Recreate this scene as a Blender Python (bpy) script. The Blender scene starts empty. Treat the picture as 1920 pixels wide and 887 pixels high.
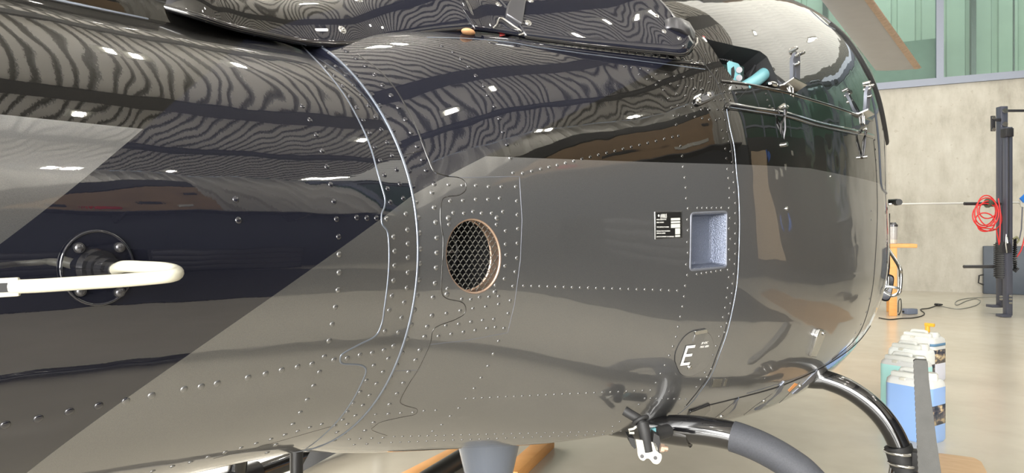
import bpy, bmesh, math, random
import numpy as np
from mathutils import Vector, Matrix, noise
from mathutils.bvhtree import BVHTree
random.seed(7)
S = bpy.context.scene
COL = S.collection

# ------------------------------------------------------------------ camera, light, exposure
# X runs along the helicopter towards its nose, Y across it (away from the camera), Z up
YAW = math.radians(30.7); CAMZ = 0.95
FW = Vector((math.cos(YAW), math.sin(YAW), 0)); RT = Vector((math.sin(YAW), -math.cos(YAW), 0)); UP = Vector((0, 0, 1))
CAM = Vector((0, 0, CAMZ))
cd = bpy.data.cameras.new('camera'); cd.lens = 24; cd.sensor_width = 36; cd.clip_start = 0.02; cd.clip_end = 200
cam = bpy.data.objects.new('camera', cd); COL.objects.link(cam)
cam.location = CAM; cam.rotation_euler = (math.pi/2, 0, YAW - math.pi/2); S.camera = cam
S.view_settings.view_transform = 'Standard'; S.view_settings.look = 'None'
S.view_settings.gamma = 1; S.view_settings.use_curve_mapping = False
S.view_settings.exposure = 0.58
S.cycles.max_bounces = 8; S.cycles.diffuse_bounces = 3; S.cycles.glossy_bounces = 4
S.cycles.sample_clamp_indirect = 4; S.cycles.caustics_reflective = False; S.cycles.caustics_refractive = False
world = bpy.data.worlds.new('daylight'); S.world = world; world.use_nodes = True
bg = world.node_tree.nodes['Background']; bg.inputs[0].default_value = (.85, .93, 1, 1); bg.inputs[1].default_value = 1.0

def area(name, loc, rot, sx, sy, power, color=(1, 1, 1)):
    l = bpy.data.lights.new(name, 'AREA'); l.shape = 'RECTANGLE'; l.size = sx; l.size_y = sy; l.energy = power; l.color = color
    o = bpy.data.objects.new(name, l); COL.objects.link(o); o.location = loc; o.rotation_euler = rot
    return o
# daylight coming in through the open hangar doors behind the photographer
area('hangar_door_daylight', (-6.8, -1.5, 2.6), (0, math.radians(-90), 0), 4.6, 9.0, 1750, (1, .98, .94))

area('far_side_fill', (2.5, 7.85, 2.6), (math.radians(-90), 0, 0), 9, 3.4, 500, (1, .98, .93))  # added fill light brightening the floor beyond the belly; the left wall is solid

# ------------------------------------------------------------------ helpers
def ray(px, py):
    px = float(px); py = float(py)
    return FW + (px-960)/1280*RT + (443.5-py)/1280*UP
def on_x(px, py, x):
    r = ray(px, py); return CAM + r*(float(x)/r.x)
def on_z(px, py, z=0.0):
    r = ray(px, py); return CAM + r*((z-CAMZ)/r.z)
def at_depth(px, py, d):
    return CAM + ray(px, py)*d
def tag(o, label=None, cat=None, group=None, kind=None):
    if label: o['label'] = label
    if cat: o['category'] = cat
    if group: o['group'] = group
    if kind: o['kind'] = kind
    return o
def empty(name, loc=(0, 0, 0), label=None, cat=None, group=None):
    o = bpy.data.objects.new(name, None); COL.objects.link(o); o.location = loc; o.empty_display_size = .05
    return tag(o, label, cat, group)
def link(name, me, mat, parent=None, smooth=None, loc=None):
    """one mesh object; coordinates are world ones unless loc is given; the parent keeps its own place"""
    me.name = name
    if mat is not None and not me.materials:
        for m in (mat if isinstance(mat, (list, tuple)) else [mat]): me.materials.append(m)
    o = bpy.data.objects.new(name, me); COL.objects.link(o)
    if smooth is not None:
        if smooth is True:
            me.polygons.foreach_set('use_smooth', [True]*len(me.polygons))
        else:
            me.shade_auto(smooth) if hasattr(me, 'shade_auto') else None
    if parent is not None:
        o.parent = parent
        p = parent; off = Vector((0, 0, 0)); 
        bpy_m = world_of(parent)
        o.matrix_parent_inverse = bpy_m.inverted()
    if loc is not None: o.location = loc
    return o
def world_of(o):
    m = Matrix.LocRotScale(o.location, o.rotation_euler, o.scale)
    if o.parent is not None: m = world_of(o.parent) @ o.matrix_parent_inverse @ m
    return m
def sharp_smooth(me, ang=35):
    bm = bmesh.new(); bm.from_mesh(me)
    for f in bm.faces: f.smooth = True
    a = math.radians(ang)
    for e in bm.edges:
        if len(e.link_faces) == 2 and e.calc_face_angle(0) > a: e.smooth = False
    bm.to_mesh(me); bm.free()
class MB:
    """collects shapes into one mesh"""
    def __init__(s): s.bm = bmesh.new()
    def box(s, c, size, rot=None, bevel=0.0):
        r = bmesh.ops.create_cube(s.bm, size=1); vs = r['verts']
        bmesh.ops.scale(s.bm, vec=size, verts=vs)
        if bevel > 0:
            es = list({e for v in vs for e in v.link_edges})
            rr = bmesh.ops.bevel(s.bm, geom=es, offset=bevel, segments=2, affect='EDGES', profile=.5)
            vs = list({v for f in rr['faces'] for v in f.verts} | {v for v in vs if v.is_valid})
        if rot is not None: bmesh.ops.transform(s.bm, matrix=rot.to_4x4(), verts=vs)
        bmesh.ops.translate(s.bm, vec=Vector(c), verts=vs)
        return s
    def cyl(s, a, b, r, r2=None, n=20, cap=True):
        a = Vector(a); b = Vector(b); d = b-a
        q = d.to_track_quat('Z', 'Y').to_matrix().to_4x4()
        m = Matrix.Translation((a+b)/2) @ q
        bmesh.ops.create_cone(s.bm, cap_ends=cap, segments=n, radius1=r, radius2=r if r2 is None else r2, depth=d.length, matrix=m)
        return s
    def sphere(s, c, r, sc=(1, 1, 1), n=16, rot=None):
        m = Matrix.Translation(Vector(c)) @ (rot.to_4x4() if rot is not None else Matrix.Identity(4)) @ Matrix.Diagonal((sc[0], sc[1], sc[2], 1))
        bmesh.ops.create_uvsphere(s.bm, u_segments=n, v_segments=max(6, n//2), radius=r, matrix=m)
        return s
    def tube(s, pts, r, n=12, closed=False, cap=True, flat=1.0, nrm=None):
        pts = [Vector(p) for p in pts]; N = len(pts); rings = []
        for i, p in enumerate(pts):
            a = pts[(i-1) % N] if (closed or i > 0) else p
            b = pts[(i+1) % N] if (closed or i < N-1) else p
            t = (b-a).normalized()
            if nrm is not None: up = (nrm[i]-t*nrm[i].dot(t)).normalized()
            else:
                ref = Vector((0, 0, 1)) if abs(t.z) < .9 else Vector((0, 1, 0))
                if i == 0: up = (ref-t*ref.dot(t)).normalized()
                else: up = (up-t*up.dot(t)).normalized()
            sd = t.cross(up)
            rr = r[i] if isinstance(r, (list, tuple)) else r
            rings.append([s.bm.verts.new(p + sd*math.cos(2*math.pi*k/n)*rr + up*math.sin(2*math.pi*k/n)*rr*flat) for k in range(n)])
        for i in range(N if closed else N-1):
            A = rings[i]; B = rings[(i+1) % N]
            for k in range(n):
                s.bm.faces.new((A[k], A[(k+1) % n], B[(k+1) % n], B[k]))
        if cap and not closed:
            s.bm.faces.new(rings[0][::-1]); s.bm.faces.new(rings[-1])
        return s
    def prism(s, poly, vec, bevel=0):
        """a planar outline (3-D points) given thickness along vec"""
        vec = Vector(vec)
        a = [s.bm.verts.new(Vector(p)) for p in poly]; b = [s.bm.verts.new(Vector(p)+vec) for p in poly]
        n = len(a); s.bm.faces.new(a[::-1]); s.bm.faces.new(b)
        for i in range(n): s.bm.faces.new((a[i], a[(i+1) % n], b[(i+1) % n], b[i]))
        return s
    def grid(s, rows, closed_u=False, closed_v=False):
        vs = [[s.bm.verts.new(Vector(p)) for p in r] for r in rows]
        U = len(vs); V = len(vs[0])
        for i in range(U if closed_u else U-1):
            for j in range(V if closed_v else V-1):
                s.bm.faces.new((vs[i][j], vs[i][(j+1) % V], vs[(i+1) % U][(j+1) % V], vs[(i+1) % U][j]))
        return vs
    def mesh(s, name, sharp=35):
        bmesh.ops.recalc_face_normals(s.bm, faces=s.bm.faces)
        me = bpy.data.meshes.new(name); s.bm.to_mesh(me); s.bm.free()
        if sharp is not None: sharp_smooth(me, sharp)
        return me
    def build(s, name, mat, parent=None, sharp=35, **k):
        return link(name, s.mesh(name, sharp), mat, parent, **k)
def cat(pts, n=6):
    """smooth curve through pixel or 3-D points"""
    P = [np.array(p, float) for p in pts]; out = []
    for i in range(len(P)-1):
        a = P[max(i-1, 0)]; b = P[i]; c = P[i+1]; d = P[min(i+2, len(P)-1)]
        for k in range(n):
            t = k/n
            out.append(.5*((2*b)+(-a+c)*t+(2*a-5*b+4*c-d)*t*t+(-a+3*b-3*c+d)*t**3))
    out.append(P[-1]); return out
def dense(pts, step=6):
    out = []
    for a, b in zip(pts, pts[1:]):
        a = np.array(a, float); b = np.array(b, float); n = max(1, int(np.linalg.norm(b-a)/step))
        out += [a+(b-a)*k/n for k in range(n)]
    out.append(np.array(pts[-1], float)); return out

# ------------------------------------------------------------------ materials
class N:
    def __init__(s, name):
        s.m = bpy.data.materials.new(name); s.m.use_nodes = True; s.t = s.m.node_tree; s.n = s.t.nodes
        s.p = s.n['Principled BSDF']
    def new(s, t, **k):
        o = s.n.new(t)
        for a, b in k.items(): setattr(o, a, b)
        return o
    def ln(s, a, b): s.t.links.new(a, b)
    def math(s, op, a, b=None, c=None):
        o = s.new('ShaderNodeMath', operation=op)
        for i, v in enumerate((a, b, c)):
            if v is None: continue
            if isinstance(v, (int, float)): o.inputs[i].default_value = v
            else: s.ln(v, o.inputs[i])
        return o.outputs[0]
    def mix(s, f, a, b):
        o = s.new('ShaderNodeMix', data_type='RGBA')
        for i, v in ((0, f), (6, a), (7, b)):
            if isinstance(v, (int, float)): o.inputs[i].default_value = v
            elif isinstance(v, tuple): o.inputs[i].default_value = (*v, 1) if len(v) == 3 else v
            else: s.ln(v, o.inputs[i])
        return o.outputs[2]
    def mixf(s, f, a, b):
        o = s.new('ShaderNodeMix', data_type='FLOAT')
        for i, v in ((0, f), (2, a), (3, b)):
            if isinstance(v, (int, float)): o.inputs[i].default_value = v
            else: s.ln(v, o.inputs[i])
        return o.outputs[0]
    def pos(s):
        g = s.new('ShaderNodeNewGeometry'); return g.outputs['Position']
    def obj(s): return s.new('ShaderNodeTexCoord').outputs['Object']
    def noise(s, vec, scale, detail=3, rough=.5, dist=0):
        o = s.new('ShaderNodeTexNoise'); o.inputs['Scale'].default_value = scale; o.inputs['Detail'].default_value = detail
        o.inputs['Roughness'].default_value = rough; o.inputs['Distortion'].default_value = dist
        if vec is not None: s.ln(vec, o.inputs['Vector'])
        return o.outputs['Fac']
    def scale(s, vec, v):
        o = s.new('ShaderNodeVectorMath', operation='MULTIPLY'); s.ln(vec, o.inputs[0]); o.inputs[1].default_value = v
        return o.outputs[0]
    def ramp(s, f, stops):
        o = s.new('ShaderNodeValToRGB'); e = o.color_ramp.elements
        while len(e) < len(stops): e.new(.5)
        for x, (p, c) in zip(e, stops): x.position = p; x.color = (*c, 1)
        s.ln(f, o.inputs[0]); return o.outputs[0]
    def bump(s, h, strength, dist=.01):
        o = s.new('ShaderNodeBump'); o.inputs['Strength'].default_value = strength; o.inputs['Distance'].default_value = dist
        s.ln(h, o.inputs['Height']); return o.outputs[0]
    def set(s, **k):
        names = dict(color='Base Color', rough='Roughness', metal='Metallic', coat='Coat Weight', coatr='Coat Roughness', spec='Specular IOR Level',
                     normal='Normal', coatn='Coat Normal', emit='Emission Color', emits='Emission Strength', trans='Transmission Weight', alpha='Alpha', ior='IOR')
        for a, v in k.items():
            i = s.p.inputs[names[a]]
            if isinstance(v, tuple): i.default_value = (*v, 1) if len(v) == 3 else v
            elif isinstance(v, (int, float)): i.default_value = v
            else: s.ln(v, i)
        return s
def mat(name, color, rough=.5, metal=0.0, coat=0.0, var=0.0, vs=8.0, bump=0.0, bs=60.0, bd=.002, **k):
    """plain procedural material: a colour with a faint noise in tone and a faint relief"""
    a = N(name); v = a.obj()
    c = a.mix(a.noise(v, vs, 4), tuple(x*(1-var) for x in color), tuple(min(1, x*(1+var)) for x in color)) if var else tuple(color)
    a.set(color=c, rough=rough, metal=metal, coat=coat, coatr=.03, **k)
    if bump: a.set(normal=a.bump(a.noise(v, bs, 3), bump, bd))
    return a.m
def emit(name, color, st):
    a = N(name); a.set(color=(0, 0, 0), emit=color, emits=st); return a.m

# ------------------------------------------------------------------ the fuselage's shape: cross-sections traced at its frames
AX = 1.11
# station (X): half-width, height pairs of the frames
SEC = {
 .737: [(.298,1.15),(.328,1.104),(.35,1.054),(.365,1.002),(.374,.95),(.375,.897),(.368,.845),(.355,.794),(.335,.745),(.309,.7),(.277,.659),(.238,.621),(.2,1.232),(0,1.3),(0,.548)],
 .9: [(.151,1.304),(.212,1.265),(.283,1.192),(.32,1.145),(.351,1.094),(.375,1.019),(.387,.927),(.375,.832),(.334,.727),(.267,.639),(.158,.564),(.36,.775),(.30,.68),(0,1.345),(0,.535)],
 1.105: [(.29,1.332),(.337,1.3),(.372,1.263),(.399,1.222),(.426,1.175),(.443,1.124),(.464,1.016),(.467,.964),(.464,.91),(.456,.856),(.446,.804),(.424,.75),(.4,.7),(.368,.654),(.311,.592),(.267,.556),(.15,1.40),(0,1.43),(0,.475),(.14,.495)],
 1.534: [(.57,1.341),(.596,1.311),(.617,1.268),(.631,1.227),(.641,1.18),(.65,1.133),(.656,1.084),(.659,1.037),(.662,.988),(.662,.937),(.659,.886),(.657,.838),(.651,.79),(.641,.744),(.629,.698),(.61,.653),(.588,.61),(.547,.554),(.499,.507),(.43,.462),(.3,.425),(0,.405),(.4,1.47),(0,1.56)],
 1.69: [(.64,1.408),(.682,1.344),(.705,1.28),(.72,1.213),(.737,1.096),(.743,.99),(.738,.845),(.714,.719),(.677,.613),(.62,.529),(.53,.47),(.35,.415),(0,.395),(.5,1.53),(0,1.66)],
 2.2: [(.885,.98),(.88,.8),(.865,.67),(.83,.535),(.755,.432),(.56,.37),(.3,.34),(0,.335),(.88,1.15),(.855,1.33),(.80,1.5),(.66,1.68),(.35,1.82),(0,1.86)],
 3.1: [(.998,.9),(1.014,1.1),(1.02,1.25),(.985,1.5),(.925,1.65),(.84,1.79),(.64,1.92),(.3,2.02),(0,2.03),(.955,.64),(.905,.52),(.82,.43),(.5,.365),(0,.355)],
 3.9: [(.89,.95),(.92,1.12),(.9,1.4),(.8,1.6),(.6,1.78),(.3,1.86),(0,1.87),(.82,.68),(.71,.5),(.45,.43),(0,.41)],
 4.6: [(.66,1.0),(.64,1.2),(.5,1.35),(.25,1.45),(0,1.46),(.62,.8),(.5,.63),(.25,.53),(0,.52)],
 5.05: [(.3,.95),(.25,1.1),(.12,1.17),(0,1.18),(.26,.82),(.12,.72),(0,.71)],
}
ZC = {.737: .93, .9: .93, 1.105: .94, 1.534: .96, 1.69: .98, 2.2: 1.06, 3.1: 1.13, 3.9: 1.12, 4.6: .98, 5.05: .95}
K = 7
def fit(points, zc):
    th = [math.atan2(h, z-zc) for h, z in points]; r = [math.hypot(h, z-zc) for h, z in points]
    A = np.array([[math.cos(k*t) for k in range(K)] for t in th])
    reg = np.diag([0, 0, .0002, .002, .006, .015, .03][:K])
    return np.linalg.solve(A.T@A+reg, A.T@np.array(r))
def pchip(xs, ys, x):
    xs = np.array(xs); ys = np.array(ys); h = np.diff(xs); d = np.diff(ys, axis=0)/h[:, None]
    m = np.zeros_like(ys); m[0] = d[0]; m[-1] = d[-1]
    for i in range(1, len(xs)-1):
        w1 = h[i]; w2 = h[i-1]
        m[i] = (w1*d[i-1]+w2*d[i])/(w1+w2)
    x = np.atleast_1d(x); i = np.clip(np.searchsorted(xs, x)-1, 0, len(xs)-2)
    t = ((x-xs[i])/h[i])[:, None]; H = h[i][:, None]
    return (2*t**3-3*t**2+1)*ys[i]+(t**3-2*t**2+t)*H*m[i]+(-2*t**3+3*t**2)*ys[i+1]+(t**3-t**2)*H*m[i+1]
coef = {d: fit(p, ZC[d]) for d, p in SEC.items()}
class Loft:
    def __init__(s, ds, table):
        s.xs = np.array([d for d in ds]); Y = np.array([table[d] for d in ds])
        g = np.linspace(s.xs[0], s.xs[-1], 900); V = pchip(s.xs, Y, g)
        sig = .055/(g[1]-g[0]); k = np.exp(-.5*(np.arange(-int(3*sig), int(3*sig)+1)/sig)**2); k /= k.sum(); P = len(k)//2
        W = np.vstack([V[0]+(V[0]-V[1:P+1][::-1]), V, V[-1]+(V[-1]-V[-P-1:-1][::-1])])
        s.g = g; s.V = np.stack([np.convolve(W[:, j], k, 'valid') for j in range(V.shape[1])], 1)
    def at(s, x): return np.array([np.interp(x, s.g, s.V[:, j]) for j in range(s.V.shape[1])])
    def pt(s, x, th):
        v = s.at(x); r = sum(v[1+k]*math.cos(k*th) for k in range(K))
        return Vector((x, AX-r*math.sin(th), v[0]+r*math.cos(th)))
    def normal(s, p):
        def f(q):
            v = s.at(q[0]); dy = AX-q[1]; dz = q[2]-v[0]; th = math.atan2(dy, dz)
            return math.hypot(dy, dz)-sum(v[1+k]*math.cos(k*th) for k in range(K))
        e = 1e-3; g = []
        for a in range(3):
            q1 = list(p); q2 = list(p); q1[a] += e; q2[a] -= e; g.append(f(q1)-f(q2))
        return Vector(g).normalized()
    def mesh(s, xs, nt=200):
        V = [s.at(x) for x in xs]; T = np.linspace(-math.pi, math.pi, nt, endpoint=False)
        C = np.array([[math.cos(k*t) for k in range(K)] for t in T])
        verts = []
        for x, v in zip(xs, V):
            r = C@v[1:]
            verts += [(x, AX-rr*math.sin(t), v[0]+rr*math.cos(t)) for rr, t in zip(r, T)]
        F = []
        for i in range(len(xs)-1):
            for j in range(nt):
                a = i*nt+j; b = i*nt+(j+1) % nt
                F.append((a, b, b+nt, a+nt))
        F.append(tuple(range(nt))[::-1]); F.append(tuple(range((len(xs)-1)*nt, len(xs)*nt)))
        me = bpy.data.meshes.new('loft'); me.from_pydata(verts, [], F); me.update()
        bm = bmesh.new(); bm.from_mesh(me); bmesh.ops.recalc_face_normals(bm, faces=bm.faces); bm.to_mesh(me); bm.free()
        return me
tabF = {d: np.concatenate([[ZC[d]], coef[d]]) for d in SEC if d >= .9}
LF = Loft(sorted(tabF), tabF)
cA = coef[.737]; cB = coef[.9]
# rear boom: the traced pair of frames carried aft with the same taper
avg = (cA/cA[0]+cB/cB[0])/2
tabB = {d: np.concatenate([[.93], avg*r]) for d, r in ((-2.4, .2), (-1.2, .268), (0, .332), (.5, .3585), (.737, cA[0]), (.9, cB[0]))}
LB = Loft(sorted(tabB), tabB)
meF = LF.mesh(np.concatenate([np.linspace(.9, 1.9, 101), np.linspace(1.92, 3.6, 85), np.linspace(3.64, 5.05, 40)]), 240)
meB = LB.mesh(np.linspace(-2.4, .9, 166), 200)
def bvh(me):
    return BVHTree.FromPolygons([v.co.copy() for v in me.vertices], [tuple(p.vertices) for p in me.polygons])
TF = bvh(meF); TB = bvh(meB)
def hit(px, py, surf='fb', off=0.0):
    r = ray(px, py).normalized(); best = None
    for c, T, L in (('f', TF, LF), ('b', TB, LB)):
        if c not in surf: continue
        h = T.ray_cast(CAM, r)
        if h[0] is not None and (best is None or h[3] < best[0]): best = (h[3], h[0], L)
    if best is None: return None, None
    n = best[2].normal(best[1]); return best[1]+n*off, n
def hits(pts, surf='fb', off=0.0):
    a = [hit(x, y, surf, off) for x, y in pts]; a = [q for q in a if q[0] is not None]
    return [q[0] for q in a], [q[1] for q in a]

# ------------------------------------------------------------------ paint
def boundary(pts, deg=3, surf='fb'):
    """an edge of the livery: X as a polynomial of Z on the hull"""
    P = [hit(x, y, surf)[0] for x, y in pts]; P = [p for p in P if p is not None]
    return np.polyfit([p.z-1 for p in P], [p.x for p in P], deg)[::-1]
bA = boundary(dense([(0, 459), (100, 381), (275, 238), (420, 107), (480, 60)], 30), 3, 'b')
bB = boundary(dense([(45, 887), (400, 632), (765, 375)], 30) + dense([(775, 368), (900, 298), (960, 264), (1000, 245), (1060, 219), (1112, 195), (1160, 170), (1210, 140)], 15), 5)
zl = [hit(x, y)[0] for x, y in ((20, 218), (270, 238), (900, 298), (1150, 300), (1380, 305), (1500, 316))]
zline = np.polyfit([p.x for p in zl], [p.z for p in zl], 2)[::-1]
print('bA', bA, 'bB', bB, 'z', zline)

def paint():
    a = N('helicopter_paint'); pos = a.pos(); sp = a.new('ShaderNodeSeparateXYZ'); a.ln(pos, sp.inputs[0])
    X, Z = sp.outputs[0], sp.outputs[2]; Z1 = a.math('SUBTRACT', Z, 1.0)
    Z1 = a.math('MINIMUM', a.math('MAXIMUM', Z1, -.42), .40)
    def poly(c, v):
        o = float(c[-1])
        for k in c[-2::-1]: o = a.math('MULTIPLY_ADD', o, v, float(k)) if not isinstance(o, float) else a.math('MULTIPLY_ADD', v, o, float(k))
        return o
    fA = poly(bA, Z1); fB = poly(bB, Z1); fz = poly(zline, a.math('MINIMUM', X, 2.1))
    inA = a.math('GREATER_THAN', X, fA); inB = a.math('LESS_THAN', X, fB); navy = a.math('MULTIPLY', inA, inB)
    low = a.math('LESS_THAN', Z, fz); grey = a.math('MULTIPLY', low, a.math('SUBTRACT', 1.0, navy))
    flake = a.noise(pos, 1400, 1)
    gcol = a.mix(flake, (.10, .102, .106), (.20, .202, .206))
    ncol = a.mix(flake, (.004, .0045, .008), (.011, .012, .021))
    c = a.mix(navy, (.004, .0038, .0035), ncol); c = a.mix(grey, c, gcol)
    # slow waviness of the thin skins and the orange peel of the lacquer
    w = a.noise(a.scale(pos, (1.0, 1.0, 1.0)), 5.5, 2, .45)
    peel = a.noise(pos, 260, 2)
    b1 = a.new('ShaderNodeBump'); b1.inputs['Strength'].default_value = 1; b1.inputs['Distance'].default_value = .0022; a.ln(w, b1.inputs['Height'])
    b2 = a.new('ShaderNodeBump'); b2.inputs['Strength'].default_value = 1; b2.inputs['Distance'].default_value = .000007; a.ln(peel, b2.inputs['Height']); a.ln(b1.outputs[0], b2.inputs['Normal'])
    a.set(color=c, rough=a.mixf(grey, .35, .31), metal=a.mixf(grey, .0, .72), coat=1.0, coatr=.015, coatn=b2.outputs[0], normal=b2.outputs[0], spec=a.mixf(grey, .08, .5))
    a.p.inputs['Coat IOR'].default_value = 1.74
    return a.m
M = {}
M['paint'] = paint()
M['black_gloss'] = mat('black_gloss', (.006, .006, .007), .12, coat=1)
M['black_satin'] = mat('black_satin', (.012, .012, .013), .38)
M['rubber'] = mat('black_rubber', (.018, .018, .019), .6, var=.3, bump=.3)
M['grip'] = mat('grip_tape', (.045, .048, .058), .62, var=.35, vs=300, bump=.6, bs=900, bd=.001)
M['pad'] = mat('grey_foam', (.09, .09, .087), .85, var=.2, vs=30, bump=.3, bs=400)
M['steel'] = mat('bright_steel', (.50, .50, .49), .25, 1)
M['seam'] = mat('bare_edge', (.22, .25, .31), .28, .8)
M['darkmetal'] = mat('dark_metal', (.12, .12, .13), .35, .8)
M['void'] = mat('dark_interior', (.006, .006, .007), .7)
M['white_paint'] = mat('white_paint', (.52, .51, .45), .35, coat=.4)
M['white_letter'] = mat('white_lettering', (.82, .82, .8), .5)
M['teal'] = mat('teal_primer', (.15, .37, .42), .45)
M['red'] = mat('red_paint', (.5, .01, .01), .35)
M['bronze'] = mat('bronze_duct_edge', (.5, .36, .28), .35, .8, var=.3, vs=40)
M['ivory'] = mat('ivory_tube', (.56, .545, .45), .3, coat=.5)
M['silver_grey'] = mat('silver_grey', (.14, .15, .18), .42, .5)

# ------------------------------------------------------------------ the hangar
WA = YAW + math.radians(64.0)                               # direction of the far wall
WD = Vector((math.cos(WA), math.sin(WA), 0)); WR = -WD; WN = Vector((-math.sin(WA), math.cos(WA), 0))
if WN.x > 0: WN = -WN                                      # towards the room
W0 = on_z(1690, 545)
def wall(px, py, off=0.0):
    r = ray(px, py); t = ((W0+WN*off-CAM).dot(WN))/r.dot(WN); return CAM+r*t
def wpt(s, z, off=0.0): return W0+WR*s+WN*off+UP*(z-W0.z)
RW = WR.to_track_quat('X', 'Z').to_matrix()
WROT = Matrix((WR, -WN, UP)).transposed()                   # x along the wall (to the right), y into it, z up
XB, YR, YL, H = -7.0, -6.0, 8.0, 6.2
def concrete():
    a = N('board_marked_concrete'); p = a.pos()
    n1 = a.noise(p, .9, 6, .65); n2 = a.noise(a.scale(p, (1, 1, .35)), 5, 6, .7); n3 = a.noise(p, 24, 3)
    f = a.math('ADD', a.math('MULTIPLY', n1, .55), a.math('MULTIPLY', n2, .45))
    c = a.ramp(f, [(.30, (.30, .28, .235)), (.48, (.45, .425, .37)), (.66, (.55, .53, .475))])
    spots = a.math('GREATER_THAN', a.noise(p, 13, 2), .70)
    c = a.mix(a.math('MULTIPLY', spots, .5), c, (.38, .34, .28))
    a.set(color=c, rough=.85, normal=a.bump(n3, .25, .01)); return a.m
M['concrete'] = concrete()
def floor_mat():
    a = N('epoxy_floor'); p = a.pos()
    f = a.noise(p, .7, 5, .6); n = a.noise(p, 6, 4)
    c = a.ramp(a.math('ADD', a.math('MULTIPLY', f, .7), a.math('MULTIPLY', n, .3)), [(.3, (.49, .45, .365)), (.6, (.59, .545, .455))])
    a.set(color=c, rough=.22, spec=.55, normal=a.bump(a.noise(p, 3, 3), .12, .01)); return a.m
M['floor'] = floor_mat()
def ceiling_mat():
    a = N('profiled_metal_deck'); a.set(color=(.78, .75, .70), rough=.5); return a.m
M['deck'] = ceiling_mat()
M['deck_dark'] = mat('deck_groove_shade', (.30, .29, .27), .8)  # shade painted into the deck grooves, so the ribs read as stripes
M['cladding'] = mat('pale_ribbed_cladding', (.60, .58, .53), .55)
M['dark_wall'] = mat('dark_panelled_wall', (.035, .04, .05), .6, var=.3, vs=2)
M['frame'] = mat('window_frame_metal', (.20, .22, .27), .45, .3)
M['plaster'] = mat('pale_plaster', (.55, .53, .48), .9, var=.08)

def box_struct(name, c, size, m, rot=None, parent=None, kind='structure', bevel=0):
    o = MB().box(c, size, rot, bevel).build(name, m, parent)
    if kind: o['kind'] = kind
    return o
box_struct('floor', (3, 1, -.05), (26, 22, .1), M['floor'])
box_struct('wall_front', W0+WN*(-.15)+WR*(-2.0)+UP*1.78, (26, .3, 3.56), M['concrete'], WROT)

# window band above the concrete
ztop = wall(1760, 160).z
def wallbox(mb, px0, px1, z0, z1, y0, y1, bevel=0):
    s0 = (wall(px0, 443)-W0).dot(WR); s1 = (wall(px1, 443)-W0).dot(WR)
    c = W0+WR*((s0+s1)/2)-WN*((y0+y1)/2)+UP*((z0+z1)/2)
    mb.box(c, (abs(s1-s0), abs(y1-y0), z1-z0), WROT, bevel); return mb
mb = MB(); wallbox(mb, -600, 3400, ztop, ztop+.12, -.06, .1); wallbox(mb, -600, 3400, H-.3, H, -.06, .1)
for x in (1440, 1120, 800, 400, 1762, 2120, 2600, 3100): wallbox(mb, x-7, x+7, ztop, H-.1, -.05, .1)
tag(mb.build('window_1', M['frame']), kind='structure')
def glass_mat():
    a = N('window_glass'); a.set(color=(.6, .75, .68), rough=.03, trans=0.0, spec=.6)
    tr = a.new('ShaderNodeBsdfTransparent'); tr.inputs[0].default_value = (.80, .88, .84, 1)
    mx = a.new('ShaderNodeMixShader'); gl = a.new('ShaderNodeBsdfGlossy'); gl.inputs['Roughness'].default_value = .3; gl.inputs[0].default_value = (.8, .85, .85, 1)
    a.ln(tr.outputs[0], mx.inputs[1]); a.ln(gl.outputs[0], mx.inputs[2]); mx.inputs[0].default_value = .02
    a.ln(mx.outputs[0], a.n['Material Output'].inputs[0]); return a.m
M['glass'] = glass_mat()
g = MB(); wallbox(g, -600, 3400, ztop+.1, H-.2, .02, .03); o = g.build('window_2', M['glass']); o['kind'] = 'structure'
# ribbed steel cladding of the bay behind the glass, lit by its own rooflight
mb = MB()
s0 = (wall(-600, 443)-W0).dot(WR); s1 = (wall(3400, 443)-W0).dot(WR)
rows = [[], []]; s = s0; k = 0
while s < s1:
    for ds, dy in ((0, 0), (.02, .05), (.30, .05), (.32, 0)):
        for r_, z in zip(rows, (ztop-.3, H+.2)): r_.append(W0+WR*(s+ds)-WN*(1.3-dy)+UP*z)
    s += .40
mb.grid(rows)
tag(mb.build('wall_back_bay', mat('green_white_cladding', (.48, .52, .47), .6, var=.1, vs=3), sharp=10), kind='structure')
mb = MB(); wallbox(mb, 1838, 1848, ztop-.2, H, .9, 1.1); wallbox(mb, 1540, 1550, ztop-.2, H, .9, 1.1); wallbox(mb, 1905, 1908, ztop-.2, H, .2, .25); wallbox(mb, 1240, 1250, ztop-.2, H, .9, 1.1)
tag(mb.build('trim_1', M['darkmetal']), kind='structure')
mb = MB(); wallbox(mb, 1400, 1762, ztop-.2, ztop+.95, .55, .62)
tag(mb.build('trim_2', mat('low_grey_panel', (.22, .27, .25), .7, var=.2)), kind='structure')
area('bay_rooflight', W0-WN*.72-WR*(-1)+UP*(H+.1), (0, 0, WA), 24, .9, 62, (.93, 1, .95))

# side, rear walls, ceiling
# right wall: dark panelling, pale ribbed cladding above it, window band towards the far corner
box_struct('wall_right', (.8, YR-.1, 1.6), (15.6, .2, 3.2), M['dark_wall'])
mb = MB(); x = -7.0; rows = [[], []]
while x < 6.4:
    for dx, dy in ((0, 0), (.04, .05), (.16, .05), (.20, 0)):
        for r_, z in zip(rows, (3.2, H)): r_.append((x+dx, YR-.06+dy, z))
    x += .28
mb.grid(rows); tag(mb.build('trim_4', M['cladding'], sharp=5), kind='structure')
mb = MB(); mb.box((10.4, YR-.14, 1.0), (7.8, .2, 2.0)); mb.box((10.4, YR-.14, H-.12), (7.8, .2, .24)); tag(mb.build('trim_5', M['dark_wall']), kind='structure')
mb = MB(); mb.box((10.4, YR-.9, (2+H)/2), (8, .04, H)); tag(mb.build('wall_outer', mat('deep_green_cladding', (.10, .17, .13), .5, var=.3, vs=1.2)), kind='structure')
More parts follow.
